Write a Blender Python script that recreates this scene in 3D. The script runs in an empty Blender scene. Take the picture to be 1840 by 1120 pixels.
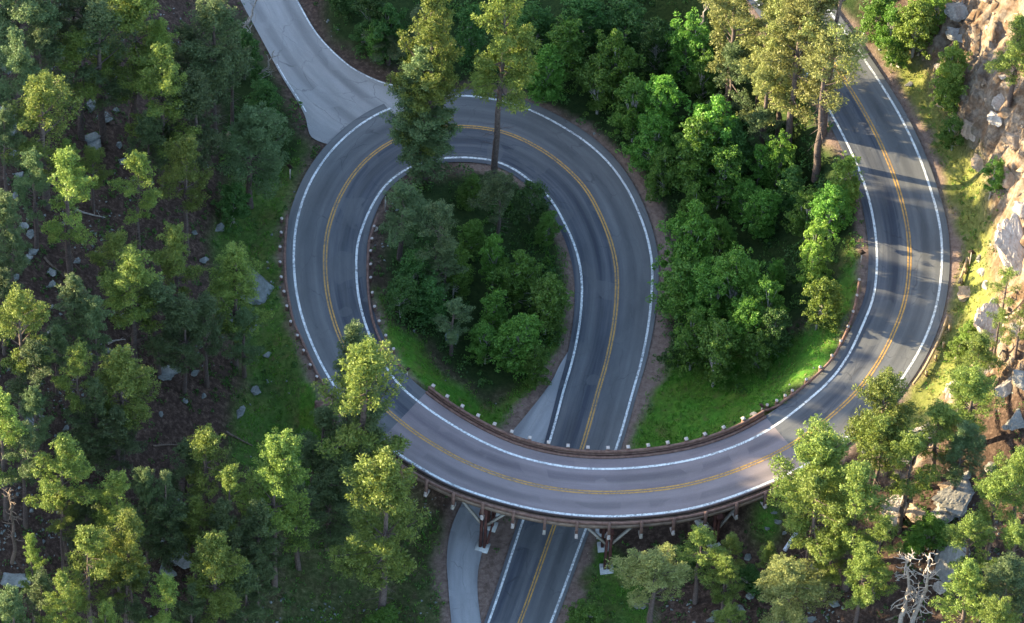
import bpy, math, numpy as np
from mathutils import Vector, Matrix
R = math.radians
sc = bpy.context.scene
col = sc.collection
# ---------------------------------------------------------------- camera
PITCH, ROLL, DIST, SCL = R(50), R(3.6), 600.0, 18.0     # SCL = photo pixels (of 1840) per metre at the aim point
fw = np.array([0, math.cos(PITCH), -math.sin(PITCH)])
r0 = np.array([1.0, 0, 0]); u0 = np.cross(r0, fw)
rt = r0*math.cos(ROLL) + u0*math.sin(ROLL)
up = np.cross(rt, fw)
AIM = np.array([0, 0, 4.0])
CAM = AIM - fw*DIST
FPX = SCL*DIST
cd = bpy.data.cameras.new('camera'); cam = bpy.data.objects.new('camera', cd); col.objects.link(cam)
cd.sensor_width = 36; cd.lens = 36*FPX/1840; cd.clip_start = 5; cd.clip_end = 3000
m = Matrix(((rt[0], up[0], -fw[0], CAM[0]), (rt[1], up[1], -fw[1], CAM[1]), (rt[2], up[2], -fw[2], CAM[2]), (0, 0, 0, 1)))
cam.matrix_world = m; sc.camera = cam
def P(px, py, z):
    d = fw*FPX + rt*(px-920.0) - up*(py-560.0)
    t = (z-CAM[2])/d[2]
    return CAM + d*t
def proj(p):
    q = np.asarray(p, float) - CAM
    w = q@fw
    return np.stack([920+FPX*(q@rt)/w, 560-FPX*(q@up)/w], -1)
# ---------------------------------------------------------------- light
SUN_EL, SUN_AZ = R(15), R(-10)        # light travels towards +X, a little towards the camera
tdir = np.array([math.cos(SUN_AZ)*math.cos(SUN_EL), math.sin(SUN_AZ)*math.cos(SUN_EL), -math.sin(SUN_EL)])
w = bpy.data.worlds.new('World'); sc.world = w; w.use_nodes = True
nt = w.node_tree; sky = nt.nodes.new('ShaderNodeTexSky'); sky.sky_type = 'NISHITA'; sky.sun_disc = False
sky.sun_elevation = SUN_EL; sky.sun_rotation = math.atan2(-tdir[0], -tdir[1])
sky.altitude = 1300; sky.dust_density = 2.5; sky.ozone_density = .6
nt.links.new(sky.outputs[0], nt.nodes['Background'].inputs[0]); nt.nodes['Background'].inputs[1].default_value = 0.15
sl = bpy.data.lights.new('sun', 'SUN'); sl.energy = 5.0; sl.angle = R(0.5); sl.color = (1, .815, .50)
so = bpy.data.objects.new('sun', sl); col.objects.link(so)
so.rotation_euler = Vector(-tdir).to_track_quat('Z', 'Y').to_euler(); so.location = tuple(-tdir*200)
sc.view_settings.view_transform = 'Standard'; sc.view_settings.look = 'None'; sc.view_settings.gamma = 1
sc.view_settings.exposure = 2.6
# ---------------------------------------------------------------- helpers
class MB:
    "collects vertices and faces, then links them as one mesh object"
    def __init__(s): s.v = []; s.f3 = []; s.f4 = []; s.n = 0
    def add(s, v, f):
        v = np.asarray(v, float).reshape(-1, 3); f = np.asarray(f, int)
        (s.f3 if f.shape[1] == 3 else s.f4).append(f+s.n); s.v.append(v); s.n += len(v); return s
    def mesh(s, name, mat, smooth=False, uv=None):
        me = bpy.data.meshes.new(name)
        v = np.concatenate(s.v)
        f3 = np.concatenate(s.f3) if s.f3 else np.zeros((0, 3), int); f4 = np.concatenate(s.f4) if s.f4 else np.zeros((0, 4), int)
        me.vertices.add(len(v)); me.vertices.foreach_set('co', v.ravel())
        lp = np.concatenate([f3.ravel(), f4.ravel()]); nf = len(f3)+len(f4)
        me.loops.add(len(lp)); me.loops.foreach_set('vertex_index', lp)
        st = np.concatenate([np.arange(len(f3))*3, len(f3)*3+np.arange(len(f4))*4])
        me.polygons.add(nf); me.polygons.foreach_set('loop_start', st)
        me.polygons.foreach_set('loop_total', np.concatenate([np.full(len(f3), 3), np.full(len(f4), 4)]))
        if smooth: me.polygons.foreach_set('use_smooth', np.ones(nf, bool))
        if uv is not None:
            l = me.uv_layers.new(name='UVMap'); l.data.foreach_set('uv', np.asarray(uv)[lp].ravel())
        me.update(calc_edges=True); me.validate()
        if mat: me.materials.append(mat)
        return me
    def build(s, name, mat, parent=None, smooth=False, uv=None):
        return link(name, s.mesh(name, mat, smooth, uv), parent)
    def box(s, c, ax, ay, az):
        "centre and three half-axis vectors"
        c, ax, ay, az = [np.asarray(q, float) for q in (c, ax, ay, az)]
        v = [c+i*ax+j*ay+k*az for k in (-1, 1) for j in (-1, 1) for i in (-1, 1)]
        return s.add(v, [(0, 2, 3, 1), (4, 5, 7, 6), (0, 1, 5, 4), (2, 6, 7, 3), (0, 4, 6, 2), (1, 3, 7, 5)])
    def tube(s, pts, rad, n=6, cap=True):
        pts = np.asarray(pts, float); k = len(pts); rad = np.broadcast_to(rad, (k,))
        t = np.gradient(pts, axis=0); t /= np.linalg.norm(t, axis=1)[:, None]+1e-9
        ref = np.array([0, 0, 1.]) if abs(t[:, 2]).mean() < .8 else np.array([1., 0, 0])
        a = np.cross(t, ref); a /= np.linalg.norm(a, axis=1)[:, None]+1e-9; b = np.cross(t, a)
        th = np.arange(n)*2*math.pi/n
        ring = pts[:, None]+rad[:, None, None]*(a[:, None]*np.cos(th)[None, :, None]+b[:, None]*np.sin(th)[None, :, None])
        i = np.arange(k-1)[:, None]*n; j = np.arange(n)[None]; j2 = (j+1) % n
        f = np.stack([i+j, i+j2, i+n+j2, i+n+j], -1).reshape(-1, 4)
        s.add(ring.reshape(-1, 3), f)
        if cap:
            for e, o in ((0, 1), (k-1, -1)):
                rr = ring[e]; cc = pts[e]
                ff = [(n, (q+1) % n, q) if o == 1 else (n, q, (q+1) % n) for q in range(n)]
                s.add(np.vstack([rr, cc]), ff)
        return s
def link(name, me, parent=None):
    o = bpy.data.objects.new(name, me); col.objects.link(o)
    if parent is not None: o.parent = parent
    return o
def tag(o, label=None, cat=None, group=None, kind=None):
    if label: o['label'] = label
    if cat: o['category'] = cat
    if group: o['group'] = group
    if kind: o['kind'] = kind
    return o
def empty(name, loc=(0, 0, 0), rz=0, s=(1, 1, 1)):
    o = bpy.data.objects.new(name, None); col.objects.link(o); o.empty_display_size = .3
    o.location = tuple(loc); o.rotation_euler = (0, 0, rz); o.scale = s; return o
def copy_tree(o, parent=None):
    c = o.copy(); col.objects.link(c); c.parent = parent
    for ch in list(o.children): copy_tree(ch, c)
    return c
def smooth(a, b, x): t = np.clip((x-a)/(b-a), 0, 1); return t*t*(3-2*t)
_rs = np.random.RandomState(11); _tab = _rs.rand(256, 256)
def vn(x, y):
    xi = np.floor(x).astype(int); yi = np.floor(y).astype(int); fx = x-xi; fy = y-yi
    fx = fx*fx*(3-2*fx); fy = fy*fy*(3-2*fy); g = lambda a, b: _tab[a & 255, b & 255]
    return (g(xi, yi)*(1-fx)+g(xi+1, yi)*fx)*(1-fy)+(g(xi, yi+1)*(1-fx)+g(xi+1, yi+1)*fx)*fy
def fbm(x, y, o=4):
    s = 0; a = 1; t = 0
    for i in range(o): s = s+a*(vn(x*2**i+7.3*i, y*2**i+3.1*i)-.5); t += a; a *= .5
    return s/t*2
# ---------------------------------------------------------------- materials
def mat(name):
    m = bpy.data.materials.new(name); m.use_nodes = True; nt = m.node_tree
    return m, nt, nt.nodes['Principled BSDF']
def nd(nt, t, **kw):
    n = nt.nodes.new(t)
    for k, v in kw.items():
        if k.startswith('i_'): n.inputs[k[2:].replace('_', ' ')].default_value = v
        else: setattr(n, k, v)
    return n
def ramp(nt, src, stops):
    r = nt.nodes.new('ShaderNodeValToRGB'); el = r.color_ramp.elements
    while len(el) < len(stops): el.new(.5)
    for e, (p, c) in zip(el, stops): e.position = p; e.color = (*c, 1) if len(c) == 3 else c
    nt.links.new(src, r.inputs[0]); return r.outputs[0]
def mixc(nt, fac, a, b, mode='MIX'):
    n = nd(nt, 'ShaderNodeMix', data_type='RGBA', blend_type=mode)
    for s, v in ((0, fac), (6, a), (7, b)):
        if isinstance(v, bpy.types.NodeSocket): nt.links.new(v, n.inputs[s])
        elif s == 0: n.inputs[0].default_value = v
        else: n.inputs[s].default_value = (*v, 1)
    return n.outputs[2]
def noise(nt, scale, detail=4, vec=None, rough=.6):
    n = nd(nt, 'ShaderNodeTexNoise', i_Scale=scale, i_Detail=detail, i_Roughness=rough)
    if vec is not None: nt.links.new(vec, n.inputs['Vector'])
    return n.outputs['Fac']
def objc(nt): return nt.nodes.new('ShaderNodeTexCoord').outputs['Object']
def bump(nt, p, h, st, dist=.1):
    b = nd(nt, 'ShaderNodeBump', i_Strength=st, i_Distance=dist); nt.links.new(h, b.inputs['Height']); nt.links.new(b.outputs[0], p.inputs['Normal'])
def simple(name, c1, c2, scale=3, rough=.9, bs=.3, detail=5):
    m, nt, p = mat(name); f = noise(nt, scale, detail, objc(nt))
    nt.links.new(ramp(nt, f, [(.3, c1), (.7, c2)]), p.inputs['Base Color']); p.inputs['Roughness'].default_value = rough
    p.inputs['Specular IOR Level'].default_value = .25
    if bs: bump(nt, p, f, bs)
    return m
def foliage(name, c1, c2, c3, tr=.3):
    m = bpy.data.materials.new(name); m.use_nodes = True; nt = m.node_tree; nt.nodes.clear()
    out = nt.nodes.new('ShaderNodeOutputMaterial')
    oi = nt.nodes.new('ShaderNodeObjectInfo'); geo = nt.nodes.new('ShaderNodeNewGeometry')
    f = noise(nt, .55, 3, objc(nt))
    a = mixc(nt, ramp(nt, f, [(.35, (0, 0, 0)), (.65, (1, 1, 1))]), c1, c2)
    b = mixc(nt, geo.outputs['Random Per Island'], a, c3)
    h = nd(nt, 'ShaderNodeHueSaturation')
    nt.links.new(b, h.inputs['Color'])
    mr = nd(nt, 'ShaderNodeMapRange', i_To_Min=.72, i_To_Max=1.25); nt.links.new(oi.outputs['Random'], mr.inputs[0]); nt.links.new(mr.outputs[0], h.inputs['Value'])
    mh = nd(nt, 'ShaderNodeMapRange', i_To_Min=.485, i_To_Max=.512); nt.links.new(oi.outputs['Random'], mh.inputs[0]); nt.links.new(mh.outputs[0], h.inputs['Hue'])
    d = nt.nodes.new('ShaderNodeBsdfDiffuse'); t = nt.nodes.new('ShaderNodeBsdfTranslucent'); g = nd(nt, 'ShaderNodeBsdfGlossy', i_Roughness=.55)
    g.inputs[0].default_value = (.5, .5, .5, 1)
    nt.links.new(h.outputs[0], d.inputs[0]); nt.links.new(h.outputs[0], t.inputs[0])
    ms = nd(nt, 'ShaderNodeMixShader', i_Fac=tr); nt.links.new(d.outputs[0], ms.inputs[1]); nt.links.new(t.outputs[0], ms.inputs[2])
    m2 = nd(nt, 'ShaderNodeMixShader', i_Fac=.04); nt.links.new(ms.outputs[0], m2.inputs[1]); nt.links.new(g.outputs[0], m2.inputs[2])
    nt.links.new(m2.outputs[0], out.inputs[0]); return m
M = {}
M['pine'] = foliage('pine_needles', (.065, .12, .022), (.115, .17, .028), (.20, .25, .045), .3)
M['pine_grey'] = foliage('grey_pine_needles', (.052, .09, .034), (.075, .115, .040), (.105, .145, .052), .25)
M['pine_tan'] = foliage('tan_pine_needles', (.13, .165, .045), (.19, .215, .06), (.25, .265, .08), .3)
M['leaf'] = foliage('broad_leaves', (.045, .125, .016), (.09, .20, .022), (.14, .27, .04), .38)
M['leaf_dark'] = foliage('dark_leaves', (.028, .072, .016), (.046, .112, .022), (.08, .165, .034), .3)
M['leaf_yellow'] = foliage('yellow_green_leaves', (.10, .19, .025), (.15, .24, .03), (.2, .28, .05), .35)
M['grass'] = foliage('grass_blades', (.05, .17, .012), (.085, .23, .016), (.13, .27, .03), .35)
M['grass_dry'] = foliage('dry_grass', (.12, .16, .03), (.18, .21, .04), (.26, .25, .09), .3)
M['bark'] = simple('pine_bark', (.05, .038, .034), (.14, .105, .09), 5)
M['bark_pale'] = simple('pale_bark', (.16, .15, .13), (.38, .36, .32), 4)
M['dead'] = simple('dead_wood', (.2, .17, .145), (.42, .37, .32), 4)
M['twig'] = simple('twigs', (.09, .065, .05), (.17, .13, .1), 6)
M['rail'] = simple('weathered_rail_timber', (.10, .055, .045), (.21, .13, .10), 2.5)
M['rail_tan'] = simple('tan_rail_timber', (.2, .14, .08), (.36, .26, .15), 2.5)
M['beam'] = simple('brown_stringer_timber', (.12, .085, .065), (.26, .19, .14), 1.2)
M['pier'] = simple('red_brown_pier_timber', (.04, .016, .014), (.12, .05, .04), 1.5)
M['brace'] = simple('grey_brace_timber', (.22, .2, .17), (.36, .33, .29), 2)
M['post_top'] = simple('pale_post_end', (.30, .255, .225), (.54, .48, .44), 6)
M['concrete'] = simple('footing_concrete', (.3, .31, .3), (.5, .5, .48), 3)
def paint(name, c1, c2, under):
    m, nt, p = mat(name); o = objc(nt)
    f = noise(nt, 5, 6, o, .8); g = noise(nt, .5, 3, o)
    a = nd(nt, 'ShaderNodeMath', operation='MULTIPLY_ADD'); nt.links.new(g, a.inputs[0]); a.inputs[1].default_value = .35; nt.links.new(f, a.inputs[2])
    wear = ramp(nt, a.outputs[0], [(.64, (0, 0, 0)), (.80, (.85, .85, .85))])
    nt.links.new(mixc(nt, wear, ramp(nt, f, [(.35, c2), (.6, c1)]), under), p.inputs['Base Color']); p.inputs['Roughness'].default_value = .8; return m
M['white'] = paint('white_line_paint', (.50, .53, .52), (.74, .75, .73), (.12, .125, .13))
M['yellow'] = paint('yellow_line_paint', (.36, .20, .045), (.52, .29, .06), (.11, .09, .07))
M['metal'] = simple('galvanised_metal', (.42, .46, .52), (.66, .70, .76), 2, .4, 0)
M['dark'] = simple('dark_board', (.02, .015, .014), (.06, .04, .03), 4)
M['slate'] = simple('slate_grey_board', (.13, .17, .2), (.24, .28, .32), 5)
def rockmat(name, a, b, c):
    m, nt, p = mat(name); o = objc(nt)
    mp = nd(nt, 'ShaderNodeMapping'); nt.links.new(o, mp.inputs[0]); mp.inputs['Rotation'].default_value = (.5, .4, .3); mp.inputs['Scale'].default_value = (.35, .5, 2.2)
    f = noise(nt, 1.3, 7, mp.outputs[0], .65); g = noise(nt, 4, 6, o, .7)
    cc = ramp(nt, f, [(.3, a), (.5, b), (.7, c)])
    cc = mixc(nt, ramp(nt, g, [(.45, (0, 0, 0)), (.7, (.6, .6, .6))]), cc, tuple(q*.45 for q in a))
    nt.links.new(cc, p.inputs['Base Color']); p.inputs['Roughness'].default_value = .92; p.inputs['Specular IOR Level'].default_value = .2
    bump(nt, p, f, .8, .25); return m
M['rock'] = rockmat('grey_rock', (.09, .10, .09), (.18, .195, .185), (.29, .31, .29))
M['rock_pale'] = rockmat('pale_rock', (.24, .19, .145), (.42, .36, .30), (.58, .54, .47))
M['rock_warm'] = rockmat('warm_grey_rock', (.12, .115, .10), (.24, .225, .20), (.38, .36, .32))
M['rock_tan'] = rockmat('tan_rock', (.2, .14, .09), (.34, .25, .17), (.48, .40, .32))
def asphalt(name, inner, outer, track, crack=1.0):
    m, nt, p = mat(name)
    uv = nt.nodes.new('ShaderNodeUVMap'); sx = nt.nodes.new('ShaderNodeSeparateXYZ'); nt.links.new(uv.outputs[0], sx.inputs[0])
    mp = nd(nt, 'ShaderNodeMapping'); nt.links.new(uv.outputs[0], mp.inputs[0]); mp.inputs['Scale'].default_value = (1.1, .035, 1)
    st = noise(nt, 1.0, 4, mp.outputs[0], .6)
    mp2 = nd(nt, 'ShaderNodeMapping'); nt.links.new(uv.outputs[0], mp2.inputs[0]); mp2.inputs['Scale'].default_value = (.5, .12, 1)
    bl = noise(nt, 1.0, 6, mp2.outputs[0], .65)
    fine = noise(nt, 14, 4, objc(nt), .8)
    lane = nd(nt, 'ShaderNodeMapRange', i_From_Min=-.6, i_From_Max=1.2); nt.links.new(sx.outputs[0], lane.inputs[0])
    c = mixc(nt, lane.outputs[0], inner, outer)
    c = mixc(nt, ramp(nt, st, [(.38, (0, 0, 0)), (.62, (.75, .75, .75))]), c, track)
    # dark oil strip along each lane's middle
    mm = nd(nt, 'ShaderNodeMath', operation='ABSOLUTE'); nt.links.new(sx.outputs[0], mm.inputs[0])
    m2 = nd(nt, 'ShaderNodeMath', operation='SUBTRACT'); nt.links.new(mm.outputs[0], m2.inputs[0]); m2.inputs[1].default_value = 1.65
    m3 = nd(nt, 'ShaderNodeMath', operation='ABSOLUTE'); nt.links.new(m2.outputs[0], m3.inputs[0])
    oil = nd(nt, 'ShaderNodeMapRange', i_From_Min=.15, i_From_Max=.75, i_To_Min=.30, i_To_Max=0.0, interpolation_type='SMOOTHSTEP'); nt.links.new(m3.outputs[0], oil.inputs[0])
    c = mixc(nt, oil.outputs[0], c, (.02, .023, .03))
    vo = nd(nt, 'ShaderNodeTexVoronoi', feature='DISTANCE_TO_EDGE', i_Scale=.42); wq = nd(nt, 'ShaderNodeMapping'); nt.links.new(uv.outputs[0], wq.inputs[0]); wq.inputs['Scale'].default_value = (1, .45, 1)
    nz = nd(nt, 'ShaderNodeTexNoise', i_Scale=1.2, i_Detail=4.0); nt.links.new(wq.outputs[0], nz.inputs['Vector'])
    va = nd(nt, 'ShaderNodeVectorMath', operation='MULTIPLY_ADD'); nt.links.new(nz.outputs['Color'], va.inputs[0]); va.inputs[1].default_value = (.9, .9, 0); nt.links.new(wq.outputs[0], va.inputs[2]); nt.links.new(va.outputs[0], vo.inputs['Vector'])
    ck = ramp(nt, vo.outputs['Distance'], [(.0, (.55*crack,)*3), (.016, (0, 0, 0))]); km = nt.nodes.new('ShaderNodeMath'); km.operation = 'MULTIPLY'; nt.links.new(ck, km.inputs[0]); nt.links.new(ramp(nt, bl, [(.45, (.1, .1, .1)), (.6, (1, 1, 1))]), km.inputs[1])
    c = mixc(nt, km.outputs[0], c, (.022, .023, .027))
    pt = noise(nt, .28, 2, uv.outputs[0], .3); c = mixc(nt, ramp(nt, pt, [(.585, (0, 0, 0)), (.60, (.5, .5, .5))]), c, outer)
    c = mixc(nt, .6, c, ramp(nt, bl, [(.3, (.35, .35, .35)), (.7, (.65, .65, .65))]), 'OVERLAY')
    c = mixc(nt, .35, c, ramp(nt, fine, [(.3, (.3, .3, .3)), (.7, (.7, .7, .7))]), 'OVERLAY')
    nt.links.new(c, p.inputs['Base Color']); p.inputs['Roughness'].default_value = .85; p.inputs['Specular IOR Level'].default_value = .3
    bump(nt, p, fine, .25, .02); return m
M['asphalt'] = asphalt('road_asphalt', (.044, .050, .064), (.100, .103, .104), (.135, .137, .138))
M['deck'] = asphalt('bridge_wearing_course', (.16, .132, .138), (.19, .158, .158), (.21, .178, .174), .12)
M['asphalt_old'] = asphalt('old_pale_asphalt', (.22, .225, .235), (.25, .255, .26), (.29, .29, .29))
M['asphalt_side'] = asphalt('side_road_asphalt', (.225, .222, .215), (.24, .237, .23), (.27, .262, .25))
# ---------------------------------------------------------------- the road's traced edges: outer line, inner line, height
ST = [(905,1330,795,1330,-1.0),(990,1120,878,1120,0),(1050,957,933,955,.5),(1105,814,985,804,1.0),(1136,707,1013,700,1.5),(1152,651,1028,650,1.8),
(1166,580,1042,580,2.05),(1172,507,1046,510,2.3),(1170,460,1037,455,2.5),(1156,403,1018,408,2.7),(1125,335,990,358,3.0),(1082,280,962,333,3.2),
(1025,236,930,308,3.4),(947,195,897,292,3.65),(880,177,862,285,3.8),(815,172,815,283,4.0),(740,182,765,290,4.2),(668,210,722,309,4.4),
(605,260,689,337,4.65),(560,322,664,378,4.9),(535,390,648,418,5.15),(528,450,641,450,5.35),(530,505,640.5,500,5.6),(540,560,647,548,5.85),
(560,617,661,595,6.1),(590,677,682,640,6.45),(640,750,715,690,6.9),(695,800,760,728,7.2),(743,833,800,756,7.45),(810,870,855,788,7.75),
(890,898,918,816,8.0),(979,919,990,835,8.25),(1070,928,1065,843,8.5),(1160,925,1140,841,8.75),(1242,914,1208,833,9.0),(1320,891,1272,819,9.25),
(1395,861,1338,795,9.5),(1454,832,1396,763,9.7),(1520,788,1450,721,9.95),(1580,733,1495,680,10.2),(1630,667,1527,634,10.5),(1665,603,1552,580,10.8),
(1686,535,1570,532,11.1),(1693,460,1576,470,11.4),(1688,400,1572,410,11.7),(1672,340,1558,345,12),(1648,272,1535,285,12.4),(1610,195,1500,215,12.8),
(1560,117,1455,140,13.2),(1512,50,1410,75,13.6),(1440,-50,1340,-25,14.2),(1360,-160,1265,-135,14.8)]
def cr(A, sub):
    A = np.asarray(A, float); n = len(A); o = []
    for i in range(n-1):
        p0, p1, p2, p3 = A[max(i-1, 0)], A[i], A[i+1], A[min(i+2, n-1)]
        for j in range(sub):
            t = j/sub; o.append(.5*((2*p1)+(-p0+p2)*t+(2*p0-5*p1+4*p2-p3)*t*t+(-p0+3*p1-3*p2+p3)*t**3))
    o.append(A[-1]); return np.array(o)
SUB = 10
def smth(A, n=2):
    A = A.copy()
    for _ in range(n): A[1:-1] = .25*A[:-2]+.5*A[1:-1]+.25*A[2:]
    return A
OW = cr([P(a, b, z) for a, b, c, d, z in ST], SUB); IW = cr([P(c, d, z) for a, b, c, d, z in ST], SUB)
OW = smth(OW, 12); IW = smth(IW, 12)
CW = (OW+IW)/2; NS = len(CW)
CR = OW-IW; HW = np.linalg.norm(CR, axis=1)/2; CR /= (2*HW)[:, None]        # unit vector towards the outer side
SL = np.concatenate([[0], np.cumsum(np.linalg.norm(np.diff(CW, axis=0), axis=1))])
B0, B1 = 268, 369                                                          # the bridge's stations
def ribbon(c, h, u0, u1, zo, nseg=6):
    "strip between offsets u0 and u1 (arrays or numbers, metres from the centre line, + = outer side)"
    k = c
    u0 = np.broadcast_to(u0, (NS,))[k]; u1 = np.broadcast_to(u1, (NS,))[k]
    t = np.linspace(0, 1, nseg+1)
    U = u0[:, None]*(1-t)+u1[:, None]*t
    v = CW[k][:, None]+CR[k][:, None]*U[..., None]+np.array([0, 0, zo])
    uv = np.stack([U, np.broadcast_to(SL[k][:, None], U.shape)], -1).reshape(-1, 2)
    n = len(k); i = np.arange(n-1)[:, None]*(nseg+1)+np.arange(nseg)[None]
    f = np.stack([i, i+1, i+nseg+2, i+nseg+1], -1).reshape(-1, 4)
    return v.reshape(-1, 3), f[:, ::-1], uv
idx = np.arange(NS)
# paved width beyond the white lines
kk = idx/SUB
out_ext = np.interp(kk, [0, 3, 5, 12, 15, 18, 20, 25, 27, 37, 40, 46, 51], [.45, .45, .5, 1.0, .9, .9, .9, .9, .55, .5, .9, .7, .7])
in_ext = np.interp(kk, [0, 3, 8, 14, 18, 21, 25, 27, 37, 41, 51], [.4, .5, .8, .6, .6, 1.0, 1.3, 1.5, 1.5, .9, .7])
segs = [idx[:B0+1], idx[B1:]]
road = None
mb = MB(); uvs = []
for k in segs:
    v, f, uv = ribbon(k, 0, -HW-in_ext, HW+out_ext, 0, 8); mb.add(v, f); uvs.append(uv)
road = tag(mb.build('road', M['asphalt'], None, True, np.vstack(uvs)), 'two lane dark asphalt road curling through a full loop', 'road', kind='structure')
def lines(parent, ks, zo=.012):
    mb = MB()
    for k in ks:
        for u in (HW, -HW):
            v, f, _ = ribbon(k, 0, u-.115, u+.115, zo, 1); mb.add(v, f)
    mb.build('edge_line', M['white'], parent)
    mb = MB()
    for k in ks:
        for u in (.14, -.14):
            v, f, _ = ribbon(k, 0, u-.075, u+.075, zo, 1); mb.add(v, f)
    mb.build('centre_line', M['yellow'], parent)
lines(road, segs)
# ---------------------------------------------------------------- side road and old pull-off: pairs of edges
def pairs(L, Rr, z):
    n = len(L); z = np.interp(np.linspace(0, 1, n), np.linspace(0, 1, len(z)), z)
    A = cr([P(*p, q) for p, q in zip(L, z)], 6); B = cr([P(*p, q) for p, q in zip(Rr, z)], 6); return A, B
SA, SB = pairs([(375,-130),(405,-60),(432,0),(470,70),(505,135),(530,175),(548,208),(560,246),(600,262)],
               [(470,-130),(500,-60),(535,0),(572,62),(622,112),(662,136),(700,150),(755,162),(800,200)], [5.6, 5.2, 4.8, 4.55, 4.4, 4.35, 4.35, 4.35, 4.3])
PA, PB = pairs([(1035,610),(1008,652),(988,690),(948,742),(908,790),(872,835),(838,890),(812,945),(803,1000),(806,1060),(812,1130),(822,1250)],
               [(1060,612),(1045,655),(1030,695),(1010,745),(990,800),(955,850),(915,905),(880,955),(862,1010),(858,1060),(866,1130),(885,1250)],
               [1.9, 1.75, 1.5, 1.2, 1.0, .8, .6, .4, .3, .2, 0, -.4])
def sheet(A, B, zo, n=6):
    t = np.linspace(0, 1, n+1)[None, :, None]; v = A[:, None]*(1-t)+B[:, None]*t+np.array([0, 0, zo])
    W = np.linalg.norm(B-A, axis=1); s = np.concatenate([[0], np.cumsum(np.linalg.norm(np.diff((A+B)/2, axis=0), axis=1))])
    U = (t[..., 0]-.5)*W[:, None]; uv = np.stack([U, np.broadcast_to(s[:, None], U.shape)], -1).reshape(-1, 2)
    k = len(A); i = np.arange(k-1)[:, None]*(n+1)+np.arange(n)[None]
    return v.reshape(-1, 3), np.stack([i, i+n+1, i+n+2, i+1], -1).reshape(-1, 4)[:, ::-1], uv
def stripe(A, W, zo):
    t = np.gradient(A, axis=0); t[:, 2] = 0; t /= np.linalg.norm(t, axis=1)[:, None]; s = np.stack([-t[:, 1], t[:, 0], 0*t[:, 0]], -1)
    v, f, uv = sheet(A-s*W/2, A+s*W/2, zo, 1); return v, f
v, f, uv = sheet(SA, SB, -.03); side = tag(MB().add(v, f).build('side_road', M['asphalt_side'], None, True, uv), 'pale side road joining the loop', 'road', kind='structure')
mb = MB(); v, f = stripe(SB[4:38]+(SA[4:38]-SB[4:38])*.02, .14, -.02); mb.add(v, f)
v, f = stripe(SA[22:36]+(SB[22:36]-SA[22:36])*.03, .12, -.02); mb.add(v, f); v, f = stripe(SA[4:13]+(SB[4:13]-SA[4:13])*.03, .12, -.02); mb.add(v, f)
mb.build('edge_line', M['white'], side)
v, f, uv = sheet(PA, PB, -.03); tag(MB().add(v, f).build('pull_off', M['asphalt_old'], None, True, uv), 'pale old asphalt strip beside the lower road', 'road', kind='structure')
# ---------------------------------------------------------------- ground heights
ctl = [  # px, py, z : traced ground points
(850,350,3.4),(760,420,4.2),(880,470,2.6),(800,560,2.6),(900,620,1.7),(840,650,1.8),(760,620,3.8),(820,720,3.0),(700,480,5.0),(690,560,5.2),(880,760,1.4),(950,700,1.4),(960,400,2.6),(990,470,2.2),
(480,300,3.9),(480,420,3.8),(470,520,4.0),(500,620,4.6),(540,700,4.8),(420,240,5),(400,400,6),(380,560,7),(430,700,5.5),(300,300,9),(300,500,10),(300,700,9),(150,300,13),(150,600,14),(0,300,17),(0,600,18),(150,100,12),(0,0,17),(300,50,9),(400,-50,7),(380,120,6),
(640,760,5.2),(560,800,3),(650,880,1.5),(740,900,.6),(560,950,1),(620,1050,-1),(740,1040,-.2),(760,1150,-1),(450,850,4.5),(430,1000,3),(300,880,7),(300,1080,5),(120,850,12),(120,1100,9),(0,1000,13),(0,850,15),(450,1150,1),
(600,60,5.2),(660,0,6),(760,60,5.2),(850,100,5),(980,130,4.6),(950,20,6),(1100,100,4.6),(1060,0,6.5),(1180,250,3.4),(1230,20,7),(1200,130,4.8),(1300,200,5),(1290,100,7),(1250,400,2.6),(1330,350,4),(1260,520,2.3),(1350,480,3.6),(1220,650,2.0),(1190,760,1.6),(1300,640,3.4),(1400,560,5.5),
(1400,640,6.0),(1330,720,4.6),(1470,640,8.6),(1430,700,8.2),(1360,745,7),(1280,765,4.5),(1500,560,9.2),(1500,440,9.0),(1430,400,6.5),(1480,320,8.5),(1440,240,8),(1400,150,8.5),(1380,40,10.5),(1450,100,11.5),
(1180,880,2.2),(1110,900,1.4),(1090,1020,.6),(1180,1060,1.0),(1270,950,3.2),(1330,900,6.0),(1400,900,7.2),(1300,1080,2.6),(1400,1000,4),(1450,950,6),(1060,1130,0),(1150,1180,0),
(1500,880,8.2),(1560,820,9.2),(1620,760,10.2),(1680,660,11.2),(1720,560,12),(1740,460,12.6),(1740,350,13.3),(1700,240,13.6),(1650,130,14),(1600,50,14.4),
(1780,620,15),(1840,620,19),(1780,520,15.5),(1840,500,21),(1790,400,16.5),(1840,380,21.5),(1790,280,18),(1840,200,23),(1740,150,18),(1800,100,22),(1700,40,18),(1800,-20,24),(1620,-60,17),
(1700,740,12),(1780,740,15),(1840,720,18),(1620,860,10),(1700,860,11.5),(1800,850,13),(1550,950,7.5),(1650,950,9.5),(1750,950,10.5),(1840,950,12),(1500,1050,5.5),(1600,1080,7),(1700,1080,8.5),(1840,1080,10.5),(1450,1130,4)]
CP = np.array([P(*c) for c in ctl])
rp = [CW[i] for i in range(0, NS, 12) if not (B0-6 < i < B1+6)]
rp += list(((SA+SB)/2)[::8])+list(((PA+PB)/2)[::8])
TP = np.vstack([CP, rp])
def U(r2): return .5*r2*np.log(r2+1e-6)
n = len(TP); K = U(((TP[:, None, :2]-TP[None, :, :2])**2).sum(-1)/400)+np.eye(n)*.01
Q = np.hstack([np.ones((n, 1)), TP[:, :2]/20]); A_ = np.block([[K, Q], [Q.T, np.zeros((3, 3))]])
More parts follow.
